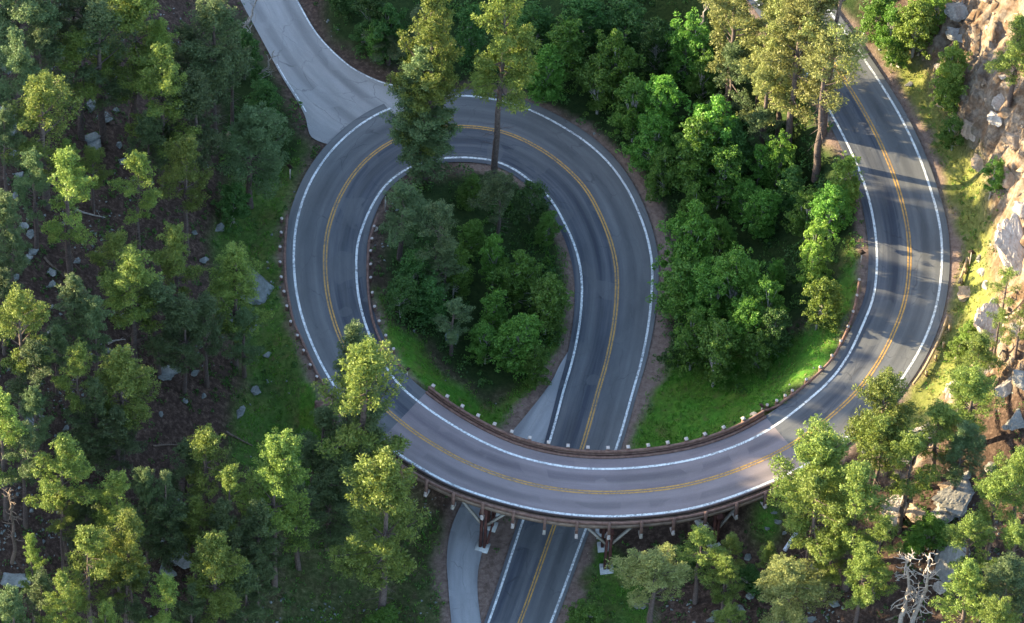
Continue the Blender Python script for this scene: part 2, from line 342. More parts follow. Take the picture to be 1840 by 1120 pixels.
wts = np.linalg.solve(A_, np.concatenate([TP[:, 2], np.zeros(3)]))
def base(x, y):
    xc = np.clip(x, -58, 58); yc = np.clip(y, -62, 55); o = np.zeros(x.shape)
    for i in range(0, x.size, 20000):
        xx = xc.ravel()[i:i+20000]; yy = yc.ravel()[i:i+20000]
        k = U(((xx[:, None]-TP[None, :, 0])**2+(yy[:, None]-TP[None, :, 1])**2)/400)
        o.ravel()[i:i+20000] = k@wts[:n]+wts[n]+wts[n+1]*xx/20+wts[n+2]*yy/20
    return o
ST0 = 0.4
gx = np.arange(-72, 72+.01, ST0); gy = np.arange(-72, 66+.01, ST0)
def outer(a, far): 
    lo = a[0]-np.cumsum(np.geomspace(1, 26, 26)); hi = a[-1]+np.cumsum(np.geomspace(1, 26, 26)); return np.concatenate([lo[::-1], a, hi])
GX, GY = outer(gx, 1), outer(gy, 1)
XX, YY = np.meshgrid(GX, GY, indexing='ij')
ZZ = base(XX, YY)
# flattened beds of road, side road and pull-off
src = [(CW[i][0], CW[i][1], CW[i][2], HW[i]+.7) for i in range(0, NS, 2) if not (B0+2 < i < B1-2)]
for A, B in ((SA, SB), (PA, PB)):
    for a, b in zip(A, B): q = (a+b)/2; src.append((q[0], q[1], q[2]-.02, np.linalg.norm(a-b)/2+.1))
src = np.array(src)
ROADD = np.full(XX.shape, 99.); RZ = np.zeros(XX.shape)
near = (abs(XX) < 74) & (YY > -74) & (YY < 68)
xs, ys = XX[near], YY[near]; dd = np.empty(xs.shape); zz = np.empty(xs.shape)
for i in range(0, len(xs), 8000):
    d = np.hypot(xs[i:i+8000, None]-src[None, :, 0], ys[i:i+8000, None]-src[None, :, 1]); e = d-src[None, :, 3]
    j = e.argmin(1); dd[i:i+8000] = e[np.arange(len(j)), j]
    ww = np.exp(-np.maximum(e-dd[i:i+8000, None], 0)*1.6)*(e < dd[i:i+8000, None]+2.5)
    zz[i:i+8000] = (ww*src[None, :, 2]).sum(1)/ww.sum(1)
ROADD[near] = dd; RZ[near] = zz
bl = smooth(.2, 5.5, ROADD)
mic = fbm(XX/7, YY/7, 4)*.7+fbm(XX/1.6+9, YY/1.6, 3)*.16
ZZ = RZ*(1-bl)+(ZZ+mic)*bl
ZZ -= .13*(1-smooth(.2, 1.2, ROADD))
# keep the ground under the bridge clear of the deck
bd = np.full(XX.shape, 99.); bz = np.zeros(XX.shape)
q = CW[B0:B1:2]
d = np.hypot(xs[:, None]-q[None, :, 0], ys[:, None]-q[None, :, 1]); j = d.argmin(1); bd[near] = d[np.arange(len(j)), j]; bz[near] = q[j, 2]
cap = np.where(bd < 6.5, bz-1.3, 99.); ZZ = np.minimum(ZZ, np.where(bd < 5.3, cap, 99.))
# pixel position of every ground vertex, for the traced zones
GP = proj(np.stack([XX, YY, ZZ], -1))
def inpoly(p, poly):
    x, y = p[..., 0], p[..., 1]; c = np.zeros(x.shape, bool); n = len(poly); j = n-1
    for i in range(n):
        xi, yi = poly[i]; xj, yj = poly[j]
        c ^= ((yi > y) != (yj > y)) & (x < (xj-xi)*(y-yi)/((yj-yi) or 1e-9)+xi); j = i
    return c
def blur(a, n=4):
    a = a.astype(float)
    for _ in range(n):
        a[1:-1] = .25*a[:-2]+.5*a[1:-1]+.25*a[2:]; a[:, 1:-1] = .25*a[:, :-2]+.5*a[:, 1:-1]+.25*a[:, 2:]
    return a
wob = np.stack([fbm(XX/4, YY/4)*22, fbm(XX/4+50, YY/4)*22], -1)
Z_GRASS = [[(430,290),(545,250),(520,400),(505,500),(560,660),(600,740),(560,760),(500,700),(440,680),(400,560),(380,420)],
 [(640,600),(670,500),(690,560),(760,620),(800,680),(900,740),(960,720),(930,790),(700,700)],
 [(1100,900),(1115,810),(1150,735),(1175,665),(1200,610),(1230,640),(1300,640),(1470,590),(1520,480),(1530,420),(1560,470),(1540,600),(1440,700),(1300,790),(1100,840)],
 [(1560,90),(1600,130),(1690,330),(1710,450),(1690,560),(1640,680),(1550,790),(1600,830),(1680,760),(1730,650),(1775,560),(1790,430),(1775,320),(1715,210),(1650,110)],
 [(440,690),(540,720),(720,880),(810,950),(800,1200),(400,1200),(450,950),(390,850)], [(1040,960),(1100,985),(1160,1060),(1180,1200),(960,1200)], [(1360,900),(1410,900),(1400,960),(1370,960)],
 [(900,790),(985,700),(1015,610),(1015,480),(985,410),(955,430),(990,540),(970,640),(900,720)]]
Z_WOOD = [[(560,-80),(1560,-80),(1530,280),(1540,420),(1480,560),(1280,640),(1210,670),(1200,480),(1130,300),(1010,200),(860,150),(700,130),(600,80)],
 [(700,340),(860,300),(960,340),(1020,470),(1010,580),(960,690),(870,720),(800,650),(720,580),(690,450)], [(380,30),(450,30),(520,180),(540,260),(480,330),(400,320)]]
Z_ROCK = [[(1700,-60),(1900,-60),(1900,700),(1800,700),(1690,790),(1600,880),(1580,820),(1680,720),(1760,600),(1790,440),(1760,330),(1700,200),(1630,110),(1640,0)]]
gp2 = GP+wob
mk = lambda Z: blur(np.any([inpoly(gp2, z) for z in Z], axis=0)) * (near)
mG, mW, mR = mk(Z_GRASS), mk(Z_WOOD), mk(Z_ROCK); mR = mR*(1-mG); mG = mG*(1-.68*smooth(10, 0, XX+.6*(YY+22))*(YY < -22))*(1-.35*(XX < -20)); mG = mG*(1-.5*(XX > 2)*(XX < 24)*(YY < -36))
# rugged strata on the rocky slope
ang = .55; s_ = XX*math.cos(ang)-YY*math.sin(ang); t_ = XX*math.sin(ang)+YY*math.cos(ang)
rg = np.abs((s_*.42+fbm(XX/5, YY/5)*1.4) % 1-.5)*2
ZZ += mR*bl*(rg**2*1.5-.5+np.abs(fbm(XX/1.7, YY/1.7+4, 4))*1.6-.3)
# the hill on the left, beyond the frame, that keeps the low sun off the valley
lx = -XX-60
hill = np.clip(lx, 0, None)*.52
RIDGE = 61.0
prof = RIDGE+np.interp(YY, [-90, -60, -35, -10, 15, 45, 80], [-30, -30, -30, -19, -11, -9, -9])
hz = 17+hill; ZZ = np.where(lx > 0, np.minimum(ZZ*0.0+np.maximum(ZZ, 0)+hill, prof-np.clip(lx-90, 0, None)*.15+fbm(XX/9, YY/9)*2.5), ZZ)
def H(x, y):
    i = np.clip(np.searchsorted(GX, x)-1, 0, len(GX)-2); j = np.clip(np.searchsorted(GY, y)-1, 0, len(GY)-2)
    a = (x-GX[i])/(GX[i+1]-GX[i]); b = (y-GY[j])/(GY[j+1]-GY[j])
    return (ZZ[i, j]*(1-a)+ZZ[i+1, j]*a)*(1-b)+(ZZ[i, j+1]*(1-a)+ZZ[i+1, j+1]*a)*b
def samp(F, x, y):
    i = np.clip(np.searchsorted(GX, x)-1, 0, len(GX)-2); j = np.clip(np.searchsorted(GY, y)-1, 0, len(GY)-2); return F[i, j]
def G(px, py):
    "point on the ground seen at that pixel"
    z = 6.0
    for _ in range(25): p = P(px, py, z); z = .5*z+.5*float(H(p[0], p[1]))
    return P(px, py, z)
def TOP(px, py, h):
    "foot of something h tall whose tip is seen at that pixel"
    z = 6.0
    for _ in range(25): p = P(px, py, z+h); z = .5*z+.5*float(H(p[0], p[1]))
    p = P(px, py, z+h); return np.array([p[0], p[1], float(H(p[0], p[1]))])
nx, ny = len(GX), len(GY)
i = (np.arange(nx-1)[:, None]*ny+np.arange(ny-1)[None])
gm = MB().add(np.stack([XX, YY, ZZ], -1).reshape(-1, 3), np.stack([i, i+ny, i+ny+1, i+1], -1).reshape(-1, 4))
dirt = np.clip(1-smooth(.1, 1.3, ROADD-.25+fbm(XX/2, YY/2)*1.0-.9*smooth(8, 13, XX)*(1-smooth(18, 22, XX))*smooth(-10, -4, YY)), 0, 1)*near
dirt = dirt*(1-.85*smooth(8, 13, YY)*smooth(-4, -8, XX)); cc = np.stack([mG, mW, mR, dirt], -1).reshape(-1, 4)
m, nt, p = mat('forest_floor'); at = nd(nt, 'ShaderNodeAttribute', attribute_name='zone'); sp = nt.nodes.new('ShaderNodeSeparateColor'); nt.links.new(at.outputs['Color'], sp.inputs[0])
me_n2 = 0; o = objc(nt); n1 = noise(nt, .35, 6, o); n2 = noise(nt, 2.2, 8, o, .75); n3 = noise(nt, .9, 5, o)
lit = ramp(nt, n2, [(.3, (.02, .014, .012)), (.5, (.055, .036, .028)), (.64, (.12, .082, .062)), (.76, (.2, .17, .15))])
n4 = noise(nt, .8, 5, o, .7); gr = mixc(nt, ramp(nt, n1, [(.4, (0, 0, 0)), (.65, (1, 1, 1))]), ramp(nt, n2, [(.3, (.03, .10, .012)), (.7, (.065, .17, .018))]), ramp(nt, n2, [(.3, (.05, .08, .015)), (.7, (.09, .16, .02))]))
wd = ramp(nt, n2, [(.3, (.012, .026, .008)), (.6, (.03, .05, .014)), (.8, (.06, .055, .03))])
rk = mixc(nt, ramp(nt, n3, [(.42, (0, 0, 0)), (.58, (1, 1, 1))]), ramp(nt, n2, [(.3, (.06, .038, .025)), (.7, (.21, .14, .09))]), ramp(nt, n2, [(.3, (.09, .07, .055)), (.7, (.28, .23, .18))]))
dr = ramp(nt, n2, [(.3, (.10, .065, .05)), (.7, (.24, .175, .145))])
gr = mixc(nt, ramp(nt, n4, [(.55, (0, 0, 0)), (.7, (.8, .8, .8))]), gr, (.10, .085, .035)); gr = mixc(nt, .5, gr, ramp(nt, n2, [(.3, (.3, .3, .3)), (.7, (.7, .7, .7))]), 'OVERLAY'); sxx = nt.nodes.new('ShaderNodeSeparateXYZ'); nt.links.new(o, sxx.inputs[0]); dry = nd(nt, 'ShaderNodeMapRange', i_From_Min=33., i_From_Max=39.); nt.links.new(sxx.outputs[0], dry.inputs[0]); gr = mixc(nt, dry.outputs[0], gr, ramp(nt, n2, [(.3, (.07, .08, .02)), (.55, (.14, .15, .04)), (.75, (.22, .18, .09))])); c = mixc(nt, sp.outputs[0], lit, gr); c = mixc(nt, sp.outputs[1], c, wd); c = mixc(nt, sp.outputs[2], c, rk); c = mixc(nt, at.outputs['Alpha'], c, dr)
nt.links.new(c, p.inputs['Base Color']); p.inputs['Roughness'].default_value = 1; p.inputs['Specular IOR Level'].default_value = .1; bump(nt, p, n2, .7, .25)
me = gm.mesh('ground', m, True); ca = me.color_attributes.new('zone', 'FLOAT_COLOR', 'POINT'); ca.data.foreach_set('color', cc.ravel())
ground = tag(link('ground', me), 'wooded hillside ground', 'ground', kind='structure')
# ---------------------------------------------------------------- the bridge
def solid(ks, u0, u1, z0, z1, base_=None):
    mb = base_ or MB()
    u0 = np.broadcast_to(u0, (NS,))[ks]; u1 = np.broadcast_to(u1, (NS,))[ks]
    c, x = CW[ks], CR[ks]; Z = np.array([0, 0, 1.])
    q = np.stack([c+x*u0[:, None]+Z*z0, c+x*u1[:, None]+Z*z0, c+x*u1[:, None]+Z*z1, c+x*u0[:, None]+Z*z1], 1)
    n = len(ks); i = np.arange(n-1)[:, None]*4; j = np.arange(4)[None]; j2 = (j+1) % 4
    mb.add(q.reshape(-1, 3), np.stack([i+j, i+j2, i+4+j2, i+4+j], -1).reshape(-1, 4)[:, ::-1])
    mb.add(q[0], [(0, 1, 2, 3)]); mb.add(q[-1], [(3, 2, 1, 0)]); return mb
BK = idx[B0:B1+1]
bridge = tag(empty('bridge', CW[(B0+B1)//2]), 'curved timber bridge carrying the road over itself', 'bridge')
BO = np.array(bridge.location)
def part(mb, name, mt, parent=bridge, uv=None, sm=False):
    mb.v = [q-BO for q in mb.v]
    return mb.build(name, mt, parent, sm, uv)
part(solid(BK, -HW-1.5, HW+.55, -.42, -.012), 'deck_slab', M['beam'])
v, f, uv = ribbon(BK, 0, -HW-1.5, HW+.5, 0, 8); wc = part(MB().add(v, f), 'deck_surface', M['deck'], uv=uv, sm=True)
mb = MB()
for u in (HW, -HW): v, f, _ = ribbon(BK, 0, u-.12, u+.12, .012, 1); mb.add(v, f)
part(mb, 'edge_line', M['white'], wc)
mb = MB()
for u in (.14, -.14): v, f, _ = ribbon(BK, 0, u-.075, u+.075, .012, 1); mb.add(v, f)
part(mb, 'centre_line', M['yellow'], wc)
part(solid(BK, HW+.33, HW+.55, .004, .16), 'curb', M['dark']); part(solid(BK, -HW-1.5, -HW-1.25, .004, .16), 'curb', M['rail'])
for u in (HW+.1, HW-2.2, -.15, -HW+1.6, -HW-1.2): part(solid(BK, u, u+.32, -1.3, -.422), 'stringer', M['beam'])
# outer railing
r = part(solid(BK, HW+1.0, HW+1.22, -.40, .02), 'outer_railing', M['beam']); solid(BK, HW+1.0, HW+1.2, .16, .46)
mb = solid(BK, HW+1.02, HW+1.22, .12, .44); rl = part(mb, 'top_rail', M['rail'], r)
def along(s): return np.array([np.interp(s, SL, CW[:, a]) for a in range(3)]), np.array([np.interp(s, SL, CR[:, a]) for a in range(3)]), float(np.interp(s, SL, HW))
s0, s1 = SL[B0], SL[B1]
k = 0
for s in np.arange(s0+.8, s1-.3, 2.75):
    c, x, h = along(s); t = np.cross([0, 0, 1], x)
    mb = MB().box(c+x*(h+1.36)+np.array([0, 0, -.42]), x*.13, t*.14, (0, 0, 1.12))
    po = part(mb, 'post', M['rail'], r)
    mb = MB().box(c+x*(h+1.18)+np.array([0, 0, -1.55]), x*.42, t*.15, (0, 0, .14)).box(c+x*(h+1.53)+np.array([0, 0, -1.33]), x*.03, t*.13, (0, 0, .3))
    part(mb, 'floor_beam_end', M['post_top'] if k % 3 else M['brace'], r); k += 1
r2 = part(solid(BK, -HW-1.86, -HW-1.66, .28, .60), 'inner_railing', M['rail']); part(solid(BK, -HW-1.82, -HW-1.66, -.1, .16), 'lower_rail', M['rail'], r2)
for s in np.arange(s0+.5, s1-.3, 2.3):
    c, x, h = along(s); t = np.cross([0, 0, 1], x)
    part(MB().box(c-x*(h+2.0)+np.array([0, 0, -.35]), x*.13, t*.15, (0, 0, 1.05)), 'post', M['rail'], r2)
    part(MB().box(c-x*(h+2.04)+np.array([0, 0, .76]), x*.17, t*.17, (0, 0, .06)), 'post_cap', M['post_top'], r2)
# piers
for px in (871, 1093, 1290):
    i = B0+int(abs(proj(OW[B0:B1])[:, 0]-px).argmin()); c, x, h = CW[i], CR[i], HW[i]; t = np.cross([0, 0, 1], x)
    top = c[2]-1.3
    pier = part(MB().box(c+np.array([0, 0, -1.3-.21]), x*(h+1.1), t*.32, (0, 0, .205)), 'pier', M['pier'])
    for u in (h+.25, h-2.4, -h+1.7, -h-.9):
        q = c+x*u; g = float(H(q[0], q[1])); fz = g+.25 if g > .5 else max(g+.25, -.2)
        for e in (-.2, .2):
            a = q+t*e
            part(MB().box((a[0], a[1], (top-.42+fz)/2), x*.2, t*.13, (0, 0, (top-.42-fz)/2)), 'column', M['pier'], pier)
        part(MB().box((q[0], q[1], fz-.65), x*.55, t*.65, (0, 0, .65)), 'footing', M['concrete'], pier)
    dz = min(2.3, (top-float(H(*(c+x*(h+.2))[:2])))*.55)
    for u in (h+.25, -h-.9):
        for e in (-1, 1):
            a = c+x*u+t*e*.33+np.array([0, 0, -1.6-dz]); b = c+x*u+t*e*(.35+dz*.8)+np.array([0, 0, -1.32])
            d = (b-a)/2; nrm = np.cross(d, x); nrm /= np.linalg.norm(nrm)
            part(MB().box((a+b)/2, d, x*.13, nrm*.11), 'brace', M['brace'], pier)
    if top-g > 0 and px != 1290:
        q0 = c+x*(h+.3); q1 = c-x*(h+.9); g0 = float(H(q0[0], q0[1]))+.8
        a = np.array([q0[0], q0[1], g0]); b = np.array([q1[0], q1[1], top-.6]); d = (b-a)/2; nrm = np.cross(d, t); nrm /= np.linalg.norm(nrm)
        part(MB().box((a+b)/2+t*.45, d, t*.08, nrm*.13), 'brace', M['pier'], pier)
# abutments
for i, nm in ((B0, 'abutment'), (B1, 'abutment')):
    c, x, h = CW[i], CR[i], HW[i]; t = np.cross([0, 0, 1], x)
    part(MB().box(c+np.array([0, 0, -2.25])+t*(.0), x*(h+1.3), t*.35, (0, 0, 1.78)), nm, M['concrete'])
# ---------------------------------------------------------------- guard rails
def guard_rail(pts, posts, label, mt, cap, side=1, h=.62, rad=.14, cat='guard rail', railoff=.28):
    w = [G(*p) for p in pts]; A = cr(w, 6); A[:, 2] = [max(float(H(a[0], a[1])), a[2]-.3)+h-.18 for a in A]
    o = empty('guard_rail', A[0]*[1, 1, 0]+[0, 0, A[0][2]-h+.18]); tag(o, label, cat); L = np.array(o.location)
    mb = MB().tube(A-L, rad, 8); mb.build('rail', mt, o, True)
    t = np.gradient(A, axis=0); s = np.concatenate([[0], np.cumsum(np.linalg.norm(np.diff(A, axis=0), axis=1))])
    if isinstance(posts, (int, float)): PS = [(np.array([np.interp(q, s, A[:, a]) for a in range(3)]), np.array([np.interp(q, s, t[:, a]) for a in range(3)])) for q in np.arange(.3, s[-1], posts)]
    else: PS = [(G(*p), None) for p in posts]
    for q, d in PS:
        if d is None: j = np.linalg.norm(A-q, axis=1).argmin(); d = t[j]
        n = np.array([-d[1], d[0], 0]); n /= np.linalg.norm(n); n *= side; b = q+n*railoff if isinstance(posts, (int, float)) else q
        g = float(H(b[0], b[1])); b = np.array([b[0], b[1], 0])
        MB().tube([b+[0, 0, g-.3]-L, b+[0, 0, g+h]-L], .15, 8).build('post', mt, o)
        MB().tube([b+[0, 0, g+h+.002]-L, b+n*.04+[0, 0, g+h+.09]-L], [.17, .13], 8).build('post_cap', cap, o)
    return o
guard_rail([(516,392),(512,450),(513,505),(519,545),(528,585),(543,618),(556,648),(572,680),(588,706)], [(506,400),(505,425),(503,451),(503,478),(505,505),(510,531),(515,557),(522,585),(534,610),(545,637),(557,663),(569,684)],
 'brown log guard rail with pale post ends along the left outer edge of the loop', M['rail'], M['post_top'], 1)
guard_rail([(678,396),(665,432),(661,470),(661,510),(664,548),(671,585),(686,622),(708,652),(724,668)], [(672,414),(668,436),(666,458),(666,482),(666,506),(669,533),(673,558),(681,584),(693,610),(707,634)],
 'brown log guard rail with pale post ends inside the left edge of the loop', M['rail'], M['post_top'], -1)
guard_rail([(1372,742),(1405,727),(1440,702),(1470,676),(1496,648),(1514,615),(1528,582),(1538,545),(1544,508)], [(1378,735),(1395,727),(1410,718),(1423,709),(1448,689),(1473,667),(1494,646),(1510,620),(1523,594),(1532,567),(1539,538),(1543,510)],
 'guard rail of pale round posts above the bright green grass bank', M['rail'], M['post_top'], -1)
guard_rail([(1738,468),(1731,490),(1722,514)], 1.3, 'short tan guard rail end beside the grassy verge, higher up the right-hand road', M['rail_tan'], M['rail_tan'], 1, railoff=.22)
guard_rail([(1702,574),(1690,608),(1675,640),(1658,671),(1640,696)], [(1706,594),(1695,624),(1681,648),(1664,676)], 'tan log guard rail on the outer edge of the sunlit right-hand bend', M['rail_tan'], M['rail_tan'], 1)
# ---------------------------------------------------------------- signs and small made things
def sign(px, py, label, rz, hh=2.0, dm=.42, mt='dark'):
    q = G(px, py); o = tag(empty('road_sign', q, rz), label, 'road sign')
    MB().box((0, 0, hh/2-.1), (.05, 0, 0), (0, .05, 0), (0, 0, hh/2+.1)).build('post', M['post_top'], o)
    s = dm; MB().add([(-.06, 0, hh-s), (-.06, s, hh), (-.06, 0, hh+s), (-.06, -s, hh), (-.09, 0, hh-s), (-.09, s, hh), (-.09, 0, hh+s), (-.09, -s, hh)],
        [(0, 1, 2, 3), (7, 6, 5, 4), (0, 4, 5, 1), (1, 5, 6, 2), (2, 6, 7, 3), (3, 7, 4, 0)]).build('sign_board', M[mt], o)
    return o
sign(521, 322, 'dark-backed road sign on a pale post at the left roadside below the side road', R(60))
sign(692, 377, 'dark-backed road sign inside the loop at the start of the inner guard rail', R(200))
sign(1546, 476, 'dark-backed road sign on a pale post between the yellow-green tree and the right-hand road', R(80))
sign(1742, 478, 'dark-backed road sign at the end of the tan guard rail below the pale cliff', R(260))
sign(731, 678, 'small dark road sign behind the left end of the bridge railing', R(120), 1.3, .34)
sign(1368, 743, 'small dark road sign behind the right end of the bridge railing', R(60), 1.3, .34)
def gat(name, label, cat, px, py, mt, fn, rz=0, dz=0):
    q = G(px, py); mb = MB(); fn(mb); o = mb.build(name, M[mt]); o.location = (q[0], q[1], q[2]+dz); o.rotation_euler = (0, 0, rz); return tag(o, label, cat)
gat('pipe', 'pale blue-grey metal drain pipe lying on the slope below the bridge end', 'pipe', 1427, 968, 'metal', lambda mb: mb.tube([(-.9, -1.6, .05), (.9, 1.6, .75)], .2, 12), 0, .1)
gat('drain_box', 'slate blue-grey drain box in the undergrowth inside the loop', 'box', 812, 612, 'slate', lambda mb: (mb.box((0, 0, .5), (.55, .1, 0), (-.08, .42, 0), (0, 0, .45)), mb.box((0, 0, 1.0), (.62, .11, .03), (-.09, .48, 0), (0, 0, .05))), R(-25))
gat('timber_crib', 'dark brown timber crib at the left end of the bridge, outside the loop', 'crib wall', 587, 738, 'rail', lambda mb: [mb.box((0, 0, .2+i*.3), (1.1, 0, 0), (0, .16+.3*(i % 2), 0), (0, 0, .14)) for i in range(4)]+[mb.box((s, 0, .35+i*.3), (.14, 0, 0), (0, .75, 0), (0, 0, .14)) for s in (-.8, .8) for i in range(3)], R(35), .2)
# ---------------------------------------------------------------- foliage prototypes
rng = np.random.RandomState(5)
def rdir(n, r=rng, up=0.0):
    v = r.normal(size=(n, 3)); v /= np.linalg.norm(v, axis=1)[:, None]; v[:, 2] += up; return v/np.linalg.norm(v, axis=1)[:, None]
def tufts(c, rad, n, wd, up=.35, r=rng):
    "needle tufts: n slim triangles fanning out from each centre"
    k = len(c); d = rdir(k*n, r, up); cc = np.repeat(c, n, 0); rr = np.repeat(rad, n)*r.uniform(.65, 1.1, k*n)
    s = np.cross(d, rdir(k*n, r)); s /= np.linalg.norm(s, axis=1)[:, None]
    a = cc+d*(rr*.15)[:, None]; tip = cc+d*rr[:, None]; w = (np.repeat(wd, k*n)*r.uniform(.7, 1.3, k*n))[:, None]
    v = np.stack([a, tip+s*w, tip-s*w], 1).reshape(-1, 3)
    m_ = int(n*.7); d2 = rdir(k*m_, r, up); c2 = np.repeat(c, m_, 0)+d2*(np.repeat(rad, m_)*r.uniform(.6, .95, k*m_))[:, None]   # outward-facing sprays round the tuft
    n2 = d2+rdir(k*m_, r)*.45; a2 = np.cross(n2, rdir(k*m_, r)); a2 /= np.linalg.norm(a2, axis=1)[:, None]; b2 = np.cross(n2, a2); b2 /= np.linalg.norm(b2, axis=1)[:, None]
    z = (r.uniform(.04, .085, k*m_))[:, None]; v2 = np.stack([c2+a2*z*1.5, c2-a2*z*.6+b2*z, c2-a2*z*.6-b2*z], 1).reshape(-1, 3); v = np.vstack([v, v2])
    return v, np.arange(len(v)).reshape(-1, 3)
def leaves(c, rad, n, sz, r=rng, flat=0.75):
    "leaf quads filling the shell of each clump"
    k = len(c); d = rdir(k*n, r, .25); rr = np.repeat(rad, n)*r.uniform(.45, 1.08, k*n)**.6
    p = np.repeat(c, n, 0)+d*rr[:, None]*[1, 1, flat]
    nrm = d*.8+rdir(k*n, r); nrm /= np.linalg.norm(nrm, axis=1)[:, None]
    a = np.cross(nrm, rdir(k*n, r)); a /= np.linalg.norm(a, axis=1)[:, None]; b = np.cross(nrm, a)
    s = (sz*r.uniform(.6, 1.35, k*n))[:, None]
    v = np.stack([p-a*s, p-b*s*.6, p+a*s, p+b*s*.6], 1).reshape(-1, 3)
    return v, np.arange(len(v)).reshape(-1, 4)
def pine(seed, Hh=20., Rr=2.9, cb=.42, nb=62, open_=.12, nt=17):
    r = np.random.RandomState(seed); tr = MB(); cr_ = MB()
    zt = np.linspace(0, 1, 9); bx = np.cumsum(r.normal(0, .07, 9)); by = np.cumsum(r.normal(0, .07, 9))
    tp = np.stack([bx-bx[0], by-by[0], zt*Hh*.97-.4], -1); tr.tube(tp, .24*(1-zt)**.8+.035, 8)
    C = []; RD = []
    gaps = [(r.uniform(cb, .92), r.uniform(0, 6.28)) for _ in range(6)]
    lean = r.uniform(0, 6.28)
    for i in range(nb):
        u = cb+(1-cb)*((i+.5)/nb)**.85; p = (u-cb)/(1-cb)
        az = i*2.4+r.uniform(-.6, .6)
        if any(abs(u-a) < .06 and math.cos(az-b) > .35 for a, b in gaps) or r.rand() < open_: continue
        L = Rr*(1-p**2.2)**.62*(.62+.38*min(1, p/.22))*r.uniform(.56, 1.12)*(1+.18*math.cos(az-lean)); L = max(L, .5)
        o = np.array([np.interp(u*Hh, tp[:, 2], tp[:, 0]), np.interp(u*Hh, tp[:, 2], tp[:, 1]), u*Hh])
        el = -.15+.95*p+r.uniform(-.12, .12); d = np.array([math.cos(az), math.sin(az), 0])
        ts = np.linspace(0, 1, 6); bp = o+d*(ts*L*math.cos(el))[:, None]+np.stack([0*ts, 0*ts, ts*L*math.sin(el)+.25*L*ts**2.2], -1)
        tr.tube(bp, .055*(1-ts)+.014, 4, False)
        side = np.cross(d, [0, 0, 1])
        n = max(3, int(L*3.4))
        for q in np.linspace(.38 if p < .6 else .15, 1, n):
            b = np.array([np.interp(q, ts, bp[:, a]) for a in range(3)])
            sp = .34*L*(1-q*.55)
            for e in (-1, 1) if q < .97 else (0,):
                m = max(1, int(round(sp/.56))) if e else 1
                for w in range(m):
                    C.append(b+side*e*sp*(w+.75)/m*r.uniform(.7, 1.15)+[0, 0, r.uniform(-.08, .28)]+d*r.uniform(-.15, .3)); RD.append(r.uniform(.27, .42))
            if r.rand() < .6: C.append(b+[0, 0, .18]); RD.append(r.uniform(.26, .38))
        if r.rand() < .3: tr.tube(bp[2:5]+np.array([0, 0, -.1]), .015, 3, False)
    for _ in range(10): C.append(tp[-1]+r.normal(0, .3, 3)*[1, 1, .8]+[0, 0, -.1]); RD.append(.36)
    for _ in range(12):                                             # bare dead twigs under the crown
        u = r.uniform(cb*.45, cb*1.05); az = r.uniform(0, 6.28); L = r.uniform(.5, 1.5); o = np.array([0, 0, u*Hh])
        tr.tube([o, o+np.array([math.cos(az)*L, math.sin(az)*L, r.uniform(-.3, .1)])], [.03, .01], 3, False)
    v, f = tufts(np.array(C), np.array(RD), nt, .033, .4, r); cr_.add(v, f)
    return tr, cr_
def broad(seed, Hh=8., Rr=2.4, n=34, multi=3, leaf=.095, per=220, bottom=.18):
    r = np.random.RandomState(seed); tr = MB(); cr_ = MB(); C = []; RD = []
    tops = []
    for i in range(multi):
        a = r.uniform(0, 6.28); d = r.uniform(.1, .55)*Rr if multi > 1 else 0; hh = Hh*r.uniform(.72, 1)
        if i == 0: hh = Hh; d *= .3
        tops.append((math.cos(a)*d, math.sin(a)*d, hh, Rr*r.uniform(.5, .75)*(1 if multi > 1 else 1.4)))
        ts = np.linspace(0, 1, 6); tr.tube(np.stack([ts**1.5*math.cos(a)*d, ts**1.5*math.sin(a)*d, ts*hh*.92-.3], -1), .10*(1-ts)+.02, 6)
    for i in range(n):
        x, y, hh, w = tops[i % multi]; u = r.uniform(bottom, .95); rr = w*(1-((u-.45)/.6)**2)**.5 if abs(u-.45) < .6 else .2
        a = r.uniform(0, 6.28); q = r.uniform(.2, 1)**.5*rr*.85
        c = np.array([x+math.cos(a)*q, y+math.sin(a)*q, u*hh]); C.append(c); RD.append(r.uniform(.22, .6)*(Rr/2.4)**.5)
        b = np.array([x*(u*.7)**1.5, y*(u*.7)**1.5, u*hh*.62]); tr.tube([b, b*.4+c*.6+[0, 0, .1], c], [.04, .025, .012], 4, False)
    for x, y, hh, w in tops: C.append(np.array([x, y, hh*.95])); RD.append(.4)
    v, f = leaves(np.array(C), np.array(RD), per, leaf, r); cr_.add(v, f)
    # loose sprays between the clumps
    k = n*3; cc = np.array(C)[r.randint(0, len(C), k)]+rdir(k, r)*r.uniform(.5, .95, k)[:, None]
    v, f = leaves(cc, np.full(k, .3), 30, leaf, r); cr_.add(v, f)
    return tr, cr_
